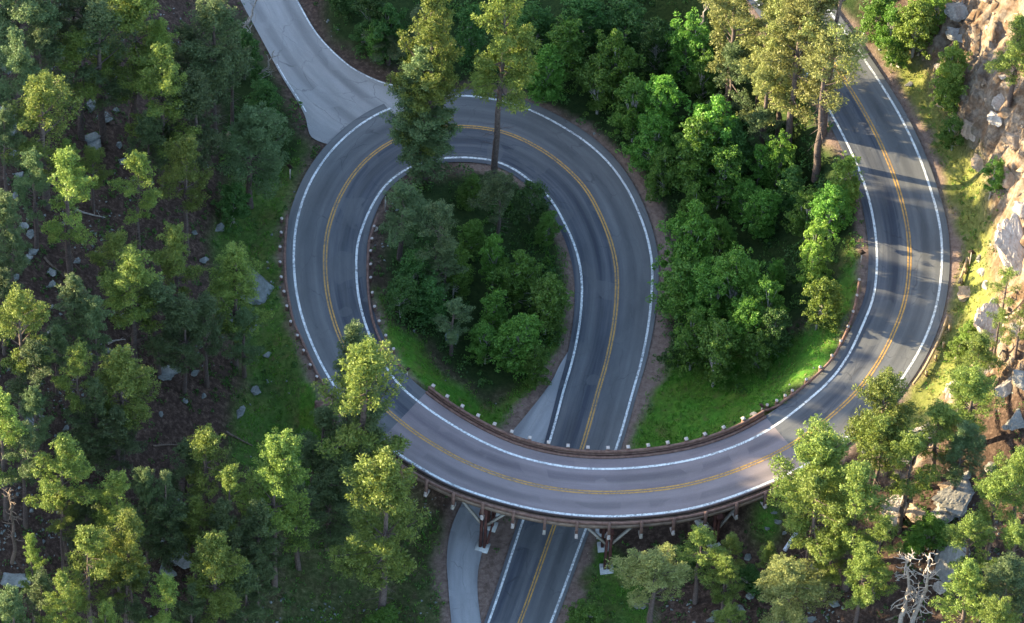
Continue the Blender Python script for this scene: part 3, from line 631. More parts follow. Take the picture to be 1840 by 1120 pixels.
def snag(seed, Hh=10., nb=34, L0=1.6, crook=.12):
    r = np.random.RandomState(seed); tr = MB()
    zt = np.linspace(0, 1, 12); bx = np.cumsum(r.normal(0, crook, 12)); by = np.cumsum(r.normal(0, crook, 12)); tp = np.stack([bx-bx[0], by-by[0], zt*Hh-.3], -1)
    tr.tube(tp, .17*(1-zt)**.8+.03, 7)
    br = MB()
    for i in range(nb):
        u = r.uniform(.22, .98); az = r.uniform(0, 6.28); L = L0*(1.1-u*.6)*r.uniform(.4, 1.1)
        o = np.array([np.interp(u*Hh, tp[:, 2], tp[:, a]) for a in range(3)]); p = [o]; d = np.array([math.cos(az), math.sin(az), r.uniform(-.2, .5)])
        for q in range(5): d = d+r.normal(0, .33, 3); d /= np.linalg.norm(d); p.append(p[-1]+d*L/5)
        br.tube(p, np.linspace(.06, .018, 6), 4, False)
        for e in range(2):
            b = p[r.randint(2, 5)]; d2 = rdir(1, r)[0]; br.tube([b, b+d2*L*.18, b+d2*L*.3+[0, 0, L*.08]], [.03, .02, .012], 3, False)
    return tr, br
def crad(c):
    v = np.concatenate(c.v); v = v-v.mean(0); return float(np.percentile(np.hypot(v[:, 0], v[:, 1]), 93))
PINES = []
for i, (Rr, cb, nb, op) in enumerate([(2.9, .40, 66, .10), (2.7, .48, 54, .16), (3.1, .36, 72, .12), (2.6, .55, 46, .10), (2.9, .44, 58, .22), (2.5, .38, 60, .14), (3.0, .50, 52, .08), (2.8, .33, 76, .2), (3.0, .16, 92, .08), (2.9, .22, 84, .2), (2.5, .6, 34, .25)]):
    t, c = pine(100+i, 20, Rr, cb-.06, int(nb*1.45), op*.8); PINES.append((t.mesh('pine_trunk', M['bark'], True), c.mesh('pine_crown', None), crad(c), 20.))
# small sparse pine
t, c = pine(140, 20, 3.6, .42, 34, .3, 15); SPARSE = (t.mesh('sparse_trunk', M['bark'], True), c.mesh('sparse_crown', None), crad(c), 20.)
BROADS = []
for i, (mu, n) in enumerate([(4, 46), (5, 56), (3, 40), (6, 64), (2, 34), (4, 50)]):
    t, c = broad(200+i, 8, 2.4, n, mu); BROADS.append((t.mesh('broad_trunk', M['bark_pale'], True), c.mesh('broad_crown', None), crad(c), 8.))
_mc = {}
def with_mat(me, m):
    k = (me.name, m)
    if k not in _mc: c = me.copy(); c.materials.clear(); c.materials.append(M[m]); _mc[k] = c
    return _mc[k]
trng = np.random.RandomState(77)
def tree(name, cat, proto, mt, px, py, h, wpx, label, group=None, foot=None):
    """px,py: where the tip is seen; h: height in metres; wpx: crown width in photo pixels"""
    tm, cm, Rr, Hh = proto; q = TOP(px, py, h) if foot is None else foot
    s = wpx/18./2/Rr*((.95 if px < 560 else 1.02) if name == 'pine_tree' else 1); o = empty(name, q, trng.uniform(0, 6.28), (s, s*trng.uniform(.92, 1.08), h/Hh)); tag(o, label, cat, group)
    link('trunk', tm, o); link('crown', with_mat(cm, mt), o); return o

for q in PINES+BROADS: print('crown radius', q[2])
# ---------------------------------------------------------------- pines: tip x, tip y, height, crown width (px), prototype, needles, label
PL = [
# left hillside, top rows
(22,-75,21,125,0,'g','dark pine cut by the upper left corner'),
(132,-45,19,105,1,'g','dark pine at the top edge, second from the left corner'),
(235,-40,22,140,2,'p','broad green pine at the top edge above the bare scree strip'),
(72,58,15,88,3,'g','small dull green pine left of the bright round pine near the upper left corner'),
(143,68,15,100,4,'p','bright green round-topped pine above the pine with the small yellow tip, upper left'),
(79,140,19,118,5,'p','dark pine with a small bright yellow sunlit tip, upper left'),
(289,42,17,84,6,'p','slim green pine behind the pine with yellow flecks near the top left'),
(288,90,20,112,7,'p','tall pine with yellow flecks down its left side, upper left'),
(386,4,22,125,0,'g','large blue-green pine nearest the side road, upper left'),
(348,138,18,110,2,'g','dark green pine in front of the large blue-green pine by the side road'),
(336,252,17,94,1,'p','round-topped pine with a full yellow sunlit cap left of the loop'),
(247,284,17,84,3,'p','pine with yellow flecked top just left of the pine with the full yellow cap'),
(122,283,18,92,5,'p','pale green pine with a yellow-flecked crown on the left hillside'),
(116,254,9,48,6,'p','small green pine poking up behind the pale yellow-flecked pine'),
(166,270,9,58,1,'p','small plain green pine right of the pale yellow-flecked pine'),
(60,278,14,66,4,'g','thin dark pine above the scree, left of the pale yellow-flecked pine'),
(8,352,14,80,2,'g','dark pine at the left edge beside the scree'),
(4,205,13,70,6,'g','dark pine at the left edge above the grey outcrop'),
(205,425,13,82,3,'p','fresh green low pine in the middle of the left hillside'),
(240,462,17,104,0,'p','green pine with rounded tufts in front of the fresh green low pine'),
(316,418,16,88,4,'p','open pine with a ragged yellowish tip left of the big boulder'),
(425,456,17,108,7,'p','yellow-green pine standing in front of the big grey boulder beside the loop'),
(128,508,14,76,5,'g','dark green pine between the scree and the paired green pines'),
(32,530,18,98,1,'p','pine at the left edge with a bright yellow shoulder, halfway down'),
(2,492,12,66,0,'g','half hidden dark pine at the left edge behind the yellow-shouldered pine'),
(330,540,14,86,2,'g','shadowed dark pine below the open ragged pine'),
(440,560,10,66,5,'g','small dark pine below the big grey boulder'),
(100,590,10,62,6,'g','small dark pine behind the left one of the paired green pines'),
(137,628,16,78,3,'p','left one of the paired green pines in the middle of the left side'),
(215,638,17,104,0,'p','right one of the paired green pines in the middle of the left side'),
(2,716,18,92,4,'p','sunlit yellow-green pine at the left edge above the bottom corner group'),
(60,700,11,60,2,'g','dim pine behind the left edge pine, beside the tilted rock slab'),
(205,745,11,80,5,'g','dark pine standing below the paired green pines'),
(112,790,18,104,6,'p','broad bright yellow pine at the head of the bottom left group'),
(372,778,18,92,3,'p','pine with an uneven yellow crown on the dark hillside below the flat slab'),
(336,800,12,70,4,'g','dim green pine hidden behind the pine with the uneven yellow crown'),
(212,856,18,84,1,'p','yellow pine directly above the bottom left pine with the long bare trunk'),
(262,850,14,66,2,'g','dark pine touching the right side of the yellow pine'),
(234,928,19,86,0,'p','yellow-green pine with a long bare trunk, bottom left'),
(110,894,12,50,3,'p','small narrow yellow pine under the broad bright yellow pine'),
(150,878,12,74,7,'g','dark pine between the broad yellow pine and the long-trunked pine'),
(158,956,17,94,4,'p','leaning-crowned yellow pine left of the long bare trunk'),
(56,968,13,42,5,'p','thin yellow-tipped pine near the bottom left corner'),
(108,1038,16,66,1,'p','pine with a small yellow tip at the bottom edge, left corner'),
(20,1060,14,70,2,'g','dark pine in the bottom left corner'),
(186,1092,14,60,6,'p','pine whose pale tip just shows at the bottom edge'),
(296,1042,15,70,3,'p','pine with a small round yellow tip at the bottom edge'),
(383,970,18,100,0,'p','large yellow-topped green pine near the bottom edge, left of centre'),
(348,902,13,66,5,'p','plain green pine with one yellow tuft above the large bottom pine'),
(411,848,17,76,4,'p','lopsided yellow pine between two taller yellow pines at the lower left'),
(498,795,22,112,2,'p','tall pine with a ragged bright yellow crown, lower left, right of the lopsided one'),
(462,905,15,84,7,'g','shadowed pine beneath the tall ragged yellow pine'),
(425,960,13,74,1,'g','dark pine in the shade left of the tall ragged yellow pine'),
(540,872,13,78,5,'g','dim pine on the grassy slope right of the tall ragged yellow pine'),
(465,1000,12,60,6,'g','dark slender pine with its bare trunk running to the bottom edge'),
(580,740,13,76,4,'g','blue-green pine at the left end of the bridge behind the big yellow pine'),
(618,820,14,80,6,'g','blue-green pine under the big yellow pine at the bridge end'),
(642,590,17.5,80,5,'g','grey-green pine over the yellow centre line just above the big yellow pine'),
(662,622,25,132,5,'p','big bright yellow pine covering the road at the left end of the bridge'),
(668,715,16,86,0,'g','dark green pine joined to the right side of the big yellow pine'),
(694,828,25,134,2,'p','tall pine with a yellow cap and grey-green skirt just below the bridge'),
(182,8,20,110,5,'g','dark pine between the two broad pines at the top edge'),
(335,55,16,86,3,'g','shaded pine squeezed between the yellow-flecked pine and the large blue-green pine'),
(28,60,17,96,7,'g','dark pine below the upper left corner pine'),
(418,75,13,80,6,'g','small blue-green pine on the right side of the large blue-green pine'),
(268,215,12,76,2,'g','dark pine below the tall pine with yellow flecks'),
(20,420,11,70,3,'g','small dark pine at the left edge under the scree'),
(172,540,14,84,6,'g','dark pine between the two dark scree pines and the rounded green pine'),
(285,505,14,86,5,'g','dull pine left of the open ragged pine'),
(372,540,13,86,1,'g','dull pine between the open ragged pine and the boulder pine'),
(60,620,13,80,4,'g','dull pine left of the paired green pines'),
(170,690,13,86,8,'g','bushy dark pine between and below the paired green pines'),
(40,770,15,80,3,'g','dark pine left of the broad bright yellow pine'),
(300,850,15,90,9,'g','shaggy dark pine below the hidden dim green pine'),
(400,905,15,86,8,'g','bushy dark pine right of the plain pine with one yellow tuft'),
(440,1020,13,80,2,'g','dark pine right of the large yellow-topped bottom pine'),
(345,1060,11,70,9,'g','dark pine tip at the bottom edge left of the large yellow-topped pine'),
(70,1040,13,70,6,'g','dark pine between the thin yellow-tipped pine and the bottom edge'),
(225,1020,12,76,4,'g','dark pine at the foot of the long bare trunk'),
(590,850,12,90,9,'g','dark bushy pine left of the yellow-capped pine below the bridge'),
(560,800,10,70,6,'g','small dark pine left of the blue-green pines by the bridge end'),
# loop and top
(778,-24,28.5,114,8,'p','tall pine with a long yellow crown rising over the top of the loop'),
(762,95,19,112,8,'g','dark shaggy pine covering the road under the tall yellow crown'),
(908,-37,29.5,108,0,'p','tall pine with a bare trunk crossing the road at the top of the loop'),
(700,58,4.8,76,3,'g','grey-green pine between the side road and the tall yellow crown'),
(722,340,11,86,1,'g','grey-green pine just inside the left of the loop'),
(790,374,13,84,3,'g','pale-tipped conical pine in the centre of the loop'),
(902,318,11,76,6,'g','dull grey pine inside the top of the loop'),
(800,450,8,60,5,'g','small grey pine in front of the pale-tipped conical pine'),
(815,545,8,56,4,'g','small shadowed pine beside the drain box inside the loop'),
(452,205,14,120,2,'g','very dark bushy evergreen in the angle below the side road'),
(758,22,8.5,80,1,'g','dark pine filling the gap between the two tall pines at the top'),
# right: tall tan pines
(1330,-60,24,106,4,'t','leftmost of the tall tan-lit pines at the top right'),
(1392,-95,25,112,7,'t','tan-lit pine at the top edge, second of the tall group from the left'),
(1385,95,17,96,4,'t','shorter tan-lit pine leaning forward of the tall group'),
(1452,-40,26,124,2,'t','broadest of the tall tan-lit pines, whose bare pale trunk shows below'),
(1518,-92,27.5,112,4,'t','tan-lit pine at the top edge right above the hidden road'),
(1494,78,20,88,10,'t','tan-lit pine against the left edge of the upper right road'),
(1425,-5,20,90,7,'t','tan-lit pine in the middle of the tall group, partly hidden'),
(1325,90,13,84,5,'g','dull grey-green pine below the leftmost tan-lit pine'),
(1372,200,9,62,3,'g','small grey pine at the foot of the shorter tan-lit pine'),
# right slope and lower right
(1835,40,12,90,1,'p','green pine at the right edge above the brown cliff'),
(1760,612,9,74,5,'p','dark-green sunlit pine halfway down the pale rock slope'),
(1752,672,11,92,2,'p','full sunlit pine directly below the first pine on the pale rock slope'),
(1692,732,11,80,4,'p','thin open pine on the rock ledge right of the road bend'),
(1730,768,10,78,7,'g','dull green pine above the dark hollow in the rocks'),
(1592,675,17,108,0,'p','rounded sunlit pine covering the outer edge of the right-hand bend'),
(1588,758,15,92,6,'p','sunlit pine just below the rounded pine at the right-hand bend'),
(1482,788,19,132,2,'p','large sunlit pine hiding the right end of the bridge'),
(1548,850,18,98,5,'p','sunlit pine right of the large pine at the bridge end'),
(1468,862,17,104,1,'p','sunlit pine on the left flank of the large pine at the bridge end'),
(1640,790,14,78,4,'p','yellow-green pine above the pale boulder, lower right'),
(1500,940,12,66,7,'p','lower sunlit pine under the bridge-end group'),
(1588,932,13,58,3,'p','narrow dark-sided pine between the pale boulder and the bridge-end group'),
(1555,985,13,72,0,'p','sunlit pine with drooping crown left of the dead trees'),
(1796,858,13,78,3,'p','pale sunlit pine near the right edge below the rock slabs'),
(1842,815,15,86,6,'p','sunlit pine cut by the right edge beside the dark hollow'),
(1746,934,13,74,1,'p','green pine right of the bright green bush, lower right'),
(1826,952,12,70,4,'p','small sunlit pine at the right edge, lower right'),
(1738,1022,14,82,5,'p','pine above the bottom edge right of the dead trees'),
(1816,1012,13,84,0,'g','shaded green pine near the lower right corner'),
(1802,1084,13,70,2,'p','pine tip at the bottom edge in the lower right corner'),
(1178,1006,13,118,6,'y','wide flat-topped yellow pine at the bottom edge right of the lower road'),
(1262,958,11,74,3,'p','green pine with yellow tips behind the wide flat-topped yellow pine'),
(1318,965,8,44,5,'p','thin small pine with a bright yellow tip below the bridge'),
(1386,978,8,36,6,'p','thin pine with a single yellow tuft below the large bridge-end pine'),
(1308,1005,9,56,7,'p','small dim pine between the two bright yellow pines at the bottom'),
(1414,1018,11,112,0,'y','round bright yellow pine at the bottom edge below the bridge end'),
(1312,1092,8,50,1,'p','small pine at the bottom edge left of the round yellow pine'),
]
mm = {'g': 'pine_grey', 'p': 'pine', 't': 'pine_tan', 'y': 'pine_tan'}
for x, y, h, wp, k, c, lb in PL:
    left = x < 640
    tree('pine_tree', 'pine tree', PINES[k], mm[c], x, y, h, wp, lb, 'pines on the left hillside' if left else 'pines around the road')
for x, y, h, wp, lb in [(1812,486,7,50,'little sparse pine on top of the white cliff face at the right edge'),(1800,560,7.5,52,'little sparse pine with a bare trunk below the white cliff face'),
    (1838,560,7,48,'little sparse pine cut by the right edge beside the white cliff'),(1745,640,6,44,'small thin pine in the yellow-green brush beside the pale rocks')]:
    tree('pine_tree', 'pine tree', SPARSE, 'pine', x, y, h, wp, lb, 'little pines on the pale cliff')
BL = [
(1015,40,9,96,0,'l','dark green leafy tree right of the tall pine with the bare trunk'),(985,88,8,80,3,'l','leafy tree nearest the tall pine at the top of the loop'),(1112,52,11,92,1,'l','round-crowned green tree standing alone at the top centre'),(1080,110,8,76,5,'l','lower green tree touching the round-crowned one at the top centre'),
(1145,150,9,84,2,'l','leafy tree at the left end of the green grove right of the loop'),(1192,138,11,90,3,'l','tallest leafy tree at the back of the green grove'),(1180,205,9,80,0,'l','leafy tree in the middle of the green grove nearest the road'),(1200,265,7,70,4,'l','small leafy tree at the front of the green grove'),
(1286,172,12,112,1,'l','broad leafy tree in the green grove left of the pines'),(1262,215,11,88,5,'l','leafy tree in front of the broad one in the grove'),(1318,215,9,84,3,'d','dark leafy tree on the right side of the green grove'),(1300,270,9,84,2,'l','leafy tree at the lower edge of the green grove'),
(1404,236,9,60,4,'l','slim bright leafy tree between the two bare pine trunks'),(1368,262,7,54,2,'l','pale green small tree by the left bare pine trunk'),(1345,330,6,66,0,'l','leafy bush in the hollow below the green grove'),(1375,345,7,62,3,'l','round green bush below the pale small tree'),
(1256,330,8,60,4,'l','leafy tree with a yellow-tipped top right of the loop'),(1245,362,13,96,1,'l','tall pale green tree close to the outer road edge right of the loop'),(1240,470,8,92,5,'l','leafy tree at the left corner of the lower grove'),(1270,478,9,82,0,'l','leafy tree beside the corner of the lower grove'),
(1330,452,11,96,3,'l','big leafy tree with a white trunk in the lower grove'),(1292,500,8,76,2,'l','green tree in front of the white-trunked tree'),(1386,508,9,70,4,'l','green tree with a yellow-lit tip in the lower grove'),(1250,560,9,84,1,'l','leafy tree in the lower left of the lower grove'),
(1292,590,9,84,5,'l','leafy tree at the bottom tip of the lower grove'),(1225,590,6,60,0,'d','low leafy bush near the dirt shoulder of the lower grove'),(1345,540,8,80,3,'l','leafy tree above the bright grass bank'),(1390,560,7,70,2,'d','dark leafy tree between the white-trunked tree and the yellow-green trees'),
(1365,590,6,64,4,'l','small leafy tree at the top of the bright grass bank'),(1473,395,11,72,1,'y','tall bright yellow-green tree in the sun beside the right-hand road'),(1478,498,8,66,5,'y','lower bright yellow-green tree in the sun beside the right-hand road'),
(1522,282,8,72,0,'y','sunlit yellow-green tree against the left line of the right-hand road'),(1500,335,8,84,3,'l','green tree under the sunlit tree by the right-hand road'),(1455,350,7,70,2,'l','green bush left of the right-hand road bend'),(1430,300,6,60,5,'d','dark bush between the pine trunks and the right-hand road'),
(1240,20,10,90,4,'l','green birch-like tree at the top edge left of the tan-lit pines'),(1265,105,8,66,2,'l','green tree just left of the leftmost tan-lit pine'),(1185,40,8,80,0,'d','dark leafy tree at the top edge beside the birch-like tree'),(1130,5,8,80,5,'d','dark leafy tree at the top edge, centre right'),
(1395,470,5,50,0,'l','small bright bush beside the bare path between the groves'),(1300,395,5,52,3,'l','lone round bush in the brown clearing right of the loop'),
(675,-8,7,84,3,'d','dark leafy tree right of the side road at the top edge'),(614,-50,6,66,0,'d','low dark tree against the side road at the top edge'),(676,50,5,60,5,'l','green leafy tree between the side road and the grey-green pine'),(700,10,8,72,1,'d','dark tree at the top edge left of the tall yellow crown'),(652,45,3.5,50,2,'d','low bush by the side road curve'),
(845,10,8,70,0,'d','dark leafy tree at the top between the two tall pines'),(960,10,8,80,3,'d','dark leafy tree at the top edge right of the two tall pines'),(1045,-10,8,84,5,'d','dark leafy tree at the top edge, centre'),
(818,448,8,62,4,'l','slim green tree right of the conical pine inside the loop'),(890,424,8,54,2,'l','slim leafy tree in the middle right of the loop'),(932,454,9,98,1,'l','widest leafy tree inside the loop'),(985,508,8,84,5,'l','leafy tree touching the right inner road edge of the loop'),
(888,524,8,76,0,'l','leafy tree below the widest one inside the loop'),(935,572,9,94,3,'l','lowest leafy tree inside the loop'),(745,455,7,74,0,'d','dark leafy tree in the shadowed left part of the loop'),(722,500,6,64,3,'d','dark bush next to the left inner guard rail grass'),(775,500,6,64,5,'d','dark bush left of the drain box'),
(955,330,6,66,2,'d','dark leafy bush against the upper right inner road edge'),(985,385,5,54,0,'d','small dark bush inside the right of the loop'),(850,320,5,64,3,'l','bright bush at the foot of the bare pine trunk inside the loop'),(875,590,6,66,2,'d','dark bush at the bottom of the trees inside the loop'),(960,620,6,60,4,'d','dark leafy bush at the lower right of the loop trees'),
(845,400,6,60,5,'d','dark bush behind the conical pine inside the loop'),(476,150,6,70,3,'d','dark leafy bush against the left edge of the side road'),(440,60,7,62,0,'d','dark bush under the bare branches by the side road'),(496,222,5,54,5,'d','dark green bush at the left tip of the junction'),(420,330,6,72,1,'d','dark leafy bush on the grassy strip left of the loop'),
(1652,5,8,94,3,'y','large sunlit yellow-green bush at the top right beside the rocks'),(1584,-5,6.2,70,0,'l','green bush at the top edge right of the tan-lit pines'),(1606,20,7,60,2,'l','green bush left of the large sunlit bush at the top right'),(1608,70,4,46,5,'l','low green bush below the large sunlit bush at the top right'),
(1718,86,6,72,1,'y','sunlit bush on the brown rocky bank at the upper right'),(1700,138,4.5,56,5,'y','yellowish bush directly under the sunlit bush on the rocky bank'),(1718,216,4.5,54,2,'l','rounded green bush between verge and cliff, upper right'),(1788,292,5.5,54,4,'l','upright green bush alone on the rocky slope'),
(1690,-20,6,60,0,'y','yellowish bush at the top edge right of the large sunlit bush'),(1676,930,5,64,3,'L','bright green leafy bush behind the dead trees'),(1655,948,4,46,5,'l','darker green bush next to the bright green bush'),
(1062,1088,4,66,0,'l','green bush at the bottom edge beside the lower road'),(690,1100,3.5,64,3,'l','bright green bush at the foot of the grey pine trunk, bottom edge'),(20,1102,4,40,2,'l','small green bush in the bottom left corner'),
(1745,585,3.5,46,1,'y','yellow-green bush on the verge beside the pale cliff'),(1722,610,3,40,2,'y','low yellow-green bush by the tan guard rail'),(1238,980,4,54,5,'d','dark bush behind the wide flat-topped yellow pine'),(1350,1020,4,50,3,'d','dark bush on the stony slope at the bottom'),
]
mb_ = {'l': 'leaf', 'd': 'leaf_dark', 'y': 'leaf_yellow', 'L': 'leaf'}
for x, y, h, wp, k, c, lb in BL:
    small = h < 6.6 and ('bush' in lb)
    wp *= .9; inside = 'inside the loop' in lb or 'loop trees' in lb or 'inside the right' in lb
    if inside: wp *= .9; h *= .92
    if inside and c == 'd' and k != 3: c = 'l'
    tree('bush' if small else 'leafy_tree', 'bush' if small else 'leafy tree', BROADS[k], mb_[c], x, y, h, wp, lb, 'leafy bushes' if small else 'leafy trees')
SNP = [snag(300, 10, 44, 1.9), snag(301, 9, 40, 1.7), snag(302, 6, 10, 2.2, .3), snag(303, 12, 34, 1.5)]
SNM = [(a.mesh('dead_trunk', M['dead'], True), b.mesh('dead_branches', M['dead'], True)) for a, b in SNP]
SND = [(a.mesh('grey_trunk', M['twig'], True), b.mesh('grey_branches', M['twig'], True)) for a, b in SNP]
for x, y, h, wf, k, pal, lb in [(1634,988,12.5,1.05,0,1,'left one of the two bleached dead trees at the bottom right'),(1660,980,12.5,.95,1,1,'right one of the two bleached dead trees at the bottom right'),
    (1278,28,7,.9,2,1,'white forked dead tree left of the tan-lit pines'),(1222,75,3,.7,2,1,'short white dead stem in the shady wood at the top'),(466,95,6,.8,2,1,'white branched dead tree beside the side road'),
    (458,168,4.5,.6,1,1,'small bleached dead tree below the white branched one by the side road'),(452,8,6,.9,2,1,'bare pale branches reaching over the side road at the top edge'),(15,870,12,1.1,3,0,'dark dead tree with bare branches at the left edge, lower left'),
    (128,395,6,.8,1,0,'grey dead tree on the scree of the left hillside'),(345,-10,9,.9,3,0,'dark dead tree at the top edge by the large blue-green pine'),(1782,940,7,.8,1,0,'brown twiggy dead tree in the shade at the lower right'),(1325,510,5,.35,2,1,'white bare trunk showing through the lower grove')]:
    a, b = (SNM if pal else SND)[k]; q = TOP(x, y, h); s = h/[10, 9, 6, 12][k]
    o = tag(empty('dead_tree', q, trng.uniform(0, 6.28), (s*wf, s*wf, s)), lb, 'dead tree'); link('trunk', a, o); link('branches', b, o)
for x, y, a, L, pal, lb in [(345,180,.9,3.5,1,'pale fallen log under the large blue-green pine'),(95,595,1.1,2.6,1,'thin pale fallen log right of the yellow-shouldered pine'),(160,385,.1,3.2,1,'pale fallen branch across the pale green pine on the hillside'),(100,485,-.6,3,0,'grey fallen log on the scree'),
    (165,545,-1,3.6,0,'dark fallen log beside the dark green scree pine'),(210,615,.7,2,1,'short pale fallen log above the paired green pines'),(285,612,.1,1.6,1,'short pale fallen log beside the flat rectangular slab'),(1210,160,-.5,2.4,1,'pale fallen branch in the wood at the top'),(1325,365,-.2,3.2,1,'grey fallen branch in the clearing right of the loop'),
    (1620,1105,.2,3,0,'dark fallen log at the foot of the dead trees'),(1770,660,0,3,0,'brown fallen log on the slope below the striped slab'),(300,800,.5,3,0,'dark fallen log below the paired green pines'),(430,790,-.3,2.8,0,'brown fallen log on the dark grass by the small boulders')]:
    q = G(x, y); r_ = np.random.RandomState(int(x+y)); mb = MB(); t = np.linspace(-L/2, L/2, 7); w_ = np.cumsum(r_.normal(0, .05, 7)); pts = np.stack([t*math.cos(a)-w_*math.sin(a), t*math.sin(a)+w_*math.cos(a), [float(H(q[0]+k*math.cos(a), q[1]+k*math.sin(a)))-q[2]+.1 for k in t]], -1)
    mb.tube(pts, np.linspace(.13, .05, 7), 7)
    for k in (2, 4, 5): d_ = rdir(1, r_)[0]; d_[2] = abs(d_[2]); mb.tube([pts[k], pts[k]+d_*.5], [.035, .012], 4)
    o = mb.build('fallen_log', M['dead' if pal else 'twig'], None, True); o.location = q; tag(o, lb, 'log')
# ---------------------------------------------------------------- rocks
import bmesh
def rock_mesh(seed, cuts=16, strata=0, name='boulder'):
    r = np.random.RandomState(seed); bm = bmesh.new(); bmesh.ops.create_icosphere(bm, subdivisions=5, radius=1)
    v = np.array([q.co[:] for q in bm.verts])
    for _ in range(cuts):
        n = rdir(1, r)[0]
        if strata and r.rand() < .5: n = np.array([n[0]*.25, n[1]*.25, 1.0*np.sign(n[2]+.3)]); n /= np.linalg.norm(n)
        c = r.uniform(.38, .74); d = v@n-c; v -= np.where(d > 0, d, 0)[:, None]*n
    for k in range(3):                                              # chips and cracks
        n = rdir(1, r)[0]; m_ = rdir(1, r)[0]; d = np.abs((v@n*(2.2+k)+.35*np.sin(v@m_*5)+r.rand()) % 1-.5)
        v *= (1-.05*np.exp(-(d/.035)**2))[:, None]
    if strata:
        q = v[:, 2]*strata+np.sin(v[:, 0]*2)*.4; st = np.floor(q); v[:, :2] *= (1+.34*((np.sin(st*12.9898)*43.7 % 1)-.5)+.10*np.sin(v[:, 0]*7+st*2)*np.sin(v[:, 1]*6+st))[:, None]
    f = np.zeros(len(v))
    for k in (4, 9, 19): a, b = rdir(2, r)*k; f += np.sin(v@a+2*np.sin(v@b*.7))/k
    v *= (1+.22*f)[:, None]; v += r.normal(0, .006, v.shape)
    for q, c in zip(bm.verts, v): q.co = c
    me = bpy.data.meshes.new(name); bm.to_mesh(me); bm.free(); return me
RK = [rock_mesh(400+i, 20+2*i, [0, 0, 4, 5, 0, 6][i]) for i in range(6)]
RKM = {}
def rockm(i, m):
    if (i, m) not in RKM: c = RK[i].copy(); c.materials.append(M[m]); RKM[(i, m)] = c
    return RKM[(i, m)]
def rock(px, py, wx, wy, i, m, label, tilt=0, rz=None, hf=.6, name='boulder', cat='boulder', group=None, emb=.34, ty=0):
    q = G(px, py); a = wx/36.; b = wy/36./.8; c = min(a, b)*hf
    o = link(name, rockm(i, m)); o.location = (q[0], q[1], q[2]+c*(1-emb*2)); o.scale = (a, b, c)
    o.rotation_euler = (tilt, ty, trng.uniform(-.4, .4) if rz is None else rz); return tag(o, label, cat, group)
rock(458,522,88,112,1,'rock','big pale grey slab boulder behind the yellow-green pine beside the loop', .35, .55, .55)
rock(440,592,70,44,3,'rock','flat grey boulder just below the big slab boulder', .1, .2)
rock(294,674,60,34,2,'rock','flat rectangular grey slab on the brown forest floor', .15, .05, .5)
rock(434,742,24,28,0,'rock','small pale boulder on the dark grass, lower of two', .1)
rock(461,705,26,26,1,'rock','small pale boulder on the dark grass, upper of two')
rock(397,411,32,26,4,'rock','rounded grey boulder left of the loop above the big slab')
rock(386,268,28,34,4,'rock_tan','brownish boulder right of the yellow-capped pine')
rock(412,243,17,16,0,'rock_tan','small brown boulder under the large blue-green pine')
rock(57,757,84,34,3,'rock','long tilted grey slab near the left edge', .2, -.8, .5)
rock(300,968,34,28,4,'rock','rounded dark grey boulder among the bottom left pines')
rock(318,1008,66,38,5,'rock','broad layered grey rock among the bottom left pines', .1, -.3)
rock(295,1030,60,24,3,'rock','long narrow rock slab pointing downhill at the bottom left', .2, -.9)
rock(22,1048,70,34,5,'rock','grey ledge at the left edge near the bottom corner', .1, .1)
rock(216,578,30,22,3,'rock','grey boulder under the green pine with rounded tufts')
rock(196,632,22,14,1,'rock','small boulder above the paired green pines')
rock(12,228,60,66,5,'rock','layered grey outcrop at the left edge, upper left', .2)
rock(15,120,34,44,2,'rock','grey outcrop at the left edge below the corner pine', .2)
for i, (x, y, s) in enumerate([(165,192,28),(190,216,32),(162,252,28),(170,268,30),(205,125,18),(212,142,20),(198,165,16),(210,200,14),(24,280,18),(35,318,16),(28,352,18),(42,408,18),(56,422,20),(36,445,22),(46,470,22),(60,455,16),(95,512,20),(92,492,18),(30,500,16),(75,300,14),(150,350,14),(220,292,14),(140,470,18),(268,330,14),(215,262,16),(52,540,14),(225,630,16),(350,672,14),(367,712,14),(332,722,12),(290,745,12),(420,640,16),(480,640,14),(45,590,14),(120,770,16),(180,830,14),(370,300,18),(350,420,14),(365,470,16),(420,380,14)]):
    w_ = 'upper' if y < 300 else 'middle' if y < 560 else 'lower'
    rock(x, y, s*1.25, s, i % 6, 'rock', f'small angular grey rocks lying on the brown scree of the {w_} left hillside', group=f'small rocks on the {w_} left hillside', name='rock', cat='rock')
# right side
def R_(x, y, wx, wy, i, m, lb, **k):
    if m == 'rock': m = 'rock_warm'
    if m != 'rock_warm' and wx > 38: i = (3, 5)[i % 2]; wx *= .9; wy *= .85
    rock(x, y, wx, wy, i, m, lb, **k)
R_(1826,452,80,110,2,'rock_pale','huge white sunlit cliff block at the right edge, above the little pines', tilt=.5, rz=.5, hf=.7)
R_(1838,385,50,50,5,'rock_pale','broken pale rock above the huge white cliff block', tilt=.3)
R_(1785,585,78,74,2,'rock_pale','white sunlit rock face in the middle of the cliff', tilt=.5, rz=.6, hf=.6)
R_(1765,625,54,40,3,'rock_pale','white rock step below the middle rock face', tilt=.4)
R_(1830,600,50,40,5,'rock_pale','white ledge at the right edge below the little pines', tilt=.3)
R_(1780,668,60,30,2,'rock_pale','pale slab right of the full sunlit pine', tilt=.3, rz=.5)
R_(1812,700,84,36,3,'rock_pale','striped pale slab leaning uphill at the right edge', tilt=.4, rz=.9, hf=.5)
R_(1840,690,50,46,5,'rock','grey boulder at the right edge beside the striped slab', tilt=.3)
R_(1828,760,70,34,2,'rock','grey slab above the dark hollow', tilt=.3, rz=.7)
R_(1712,706,34,58,2,'rock_pale','white upright rock between the pines by the bend', tilt=.5)
R_(1730,742,36,30,3,'rock_pale','white broken rock under the full sunlit pine', tilt=.3)
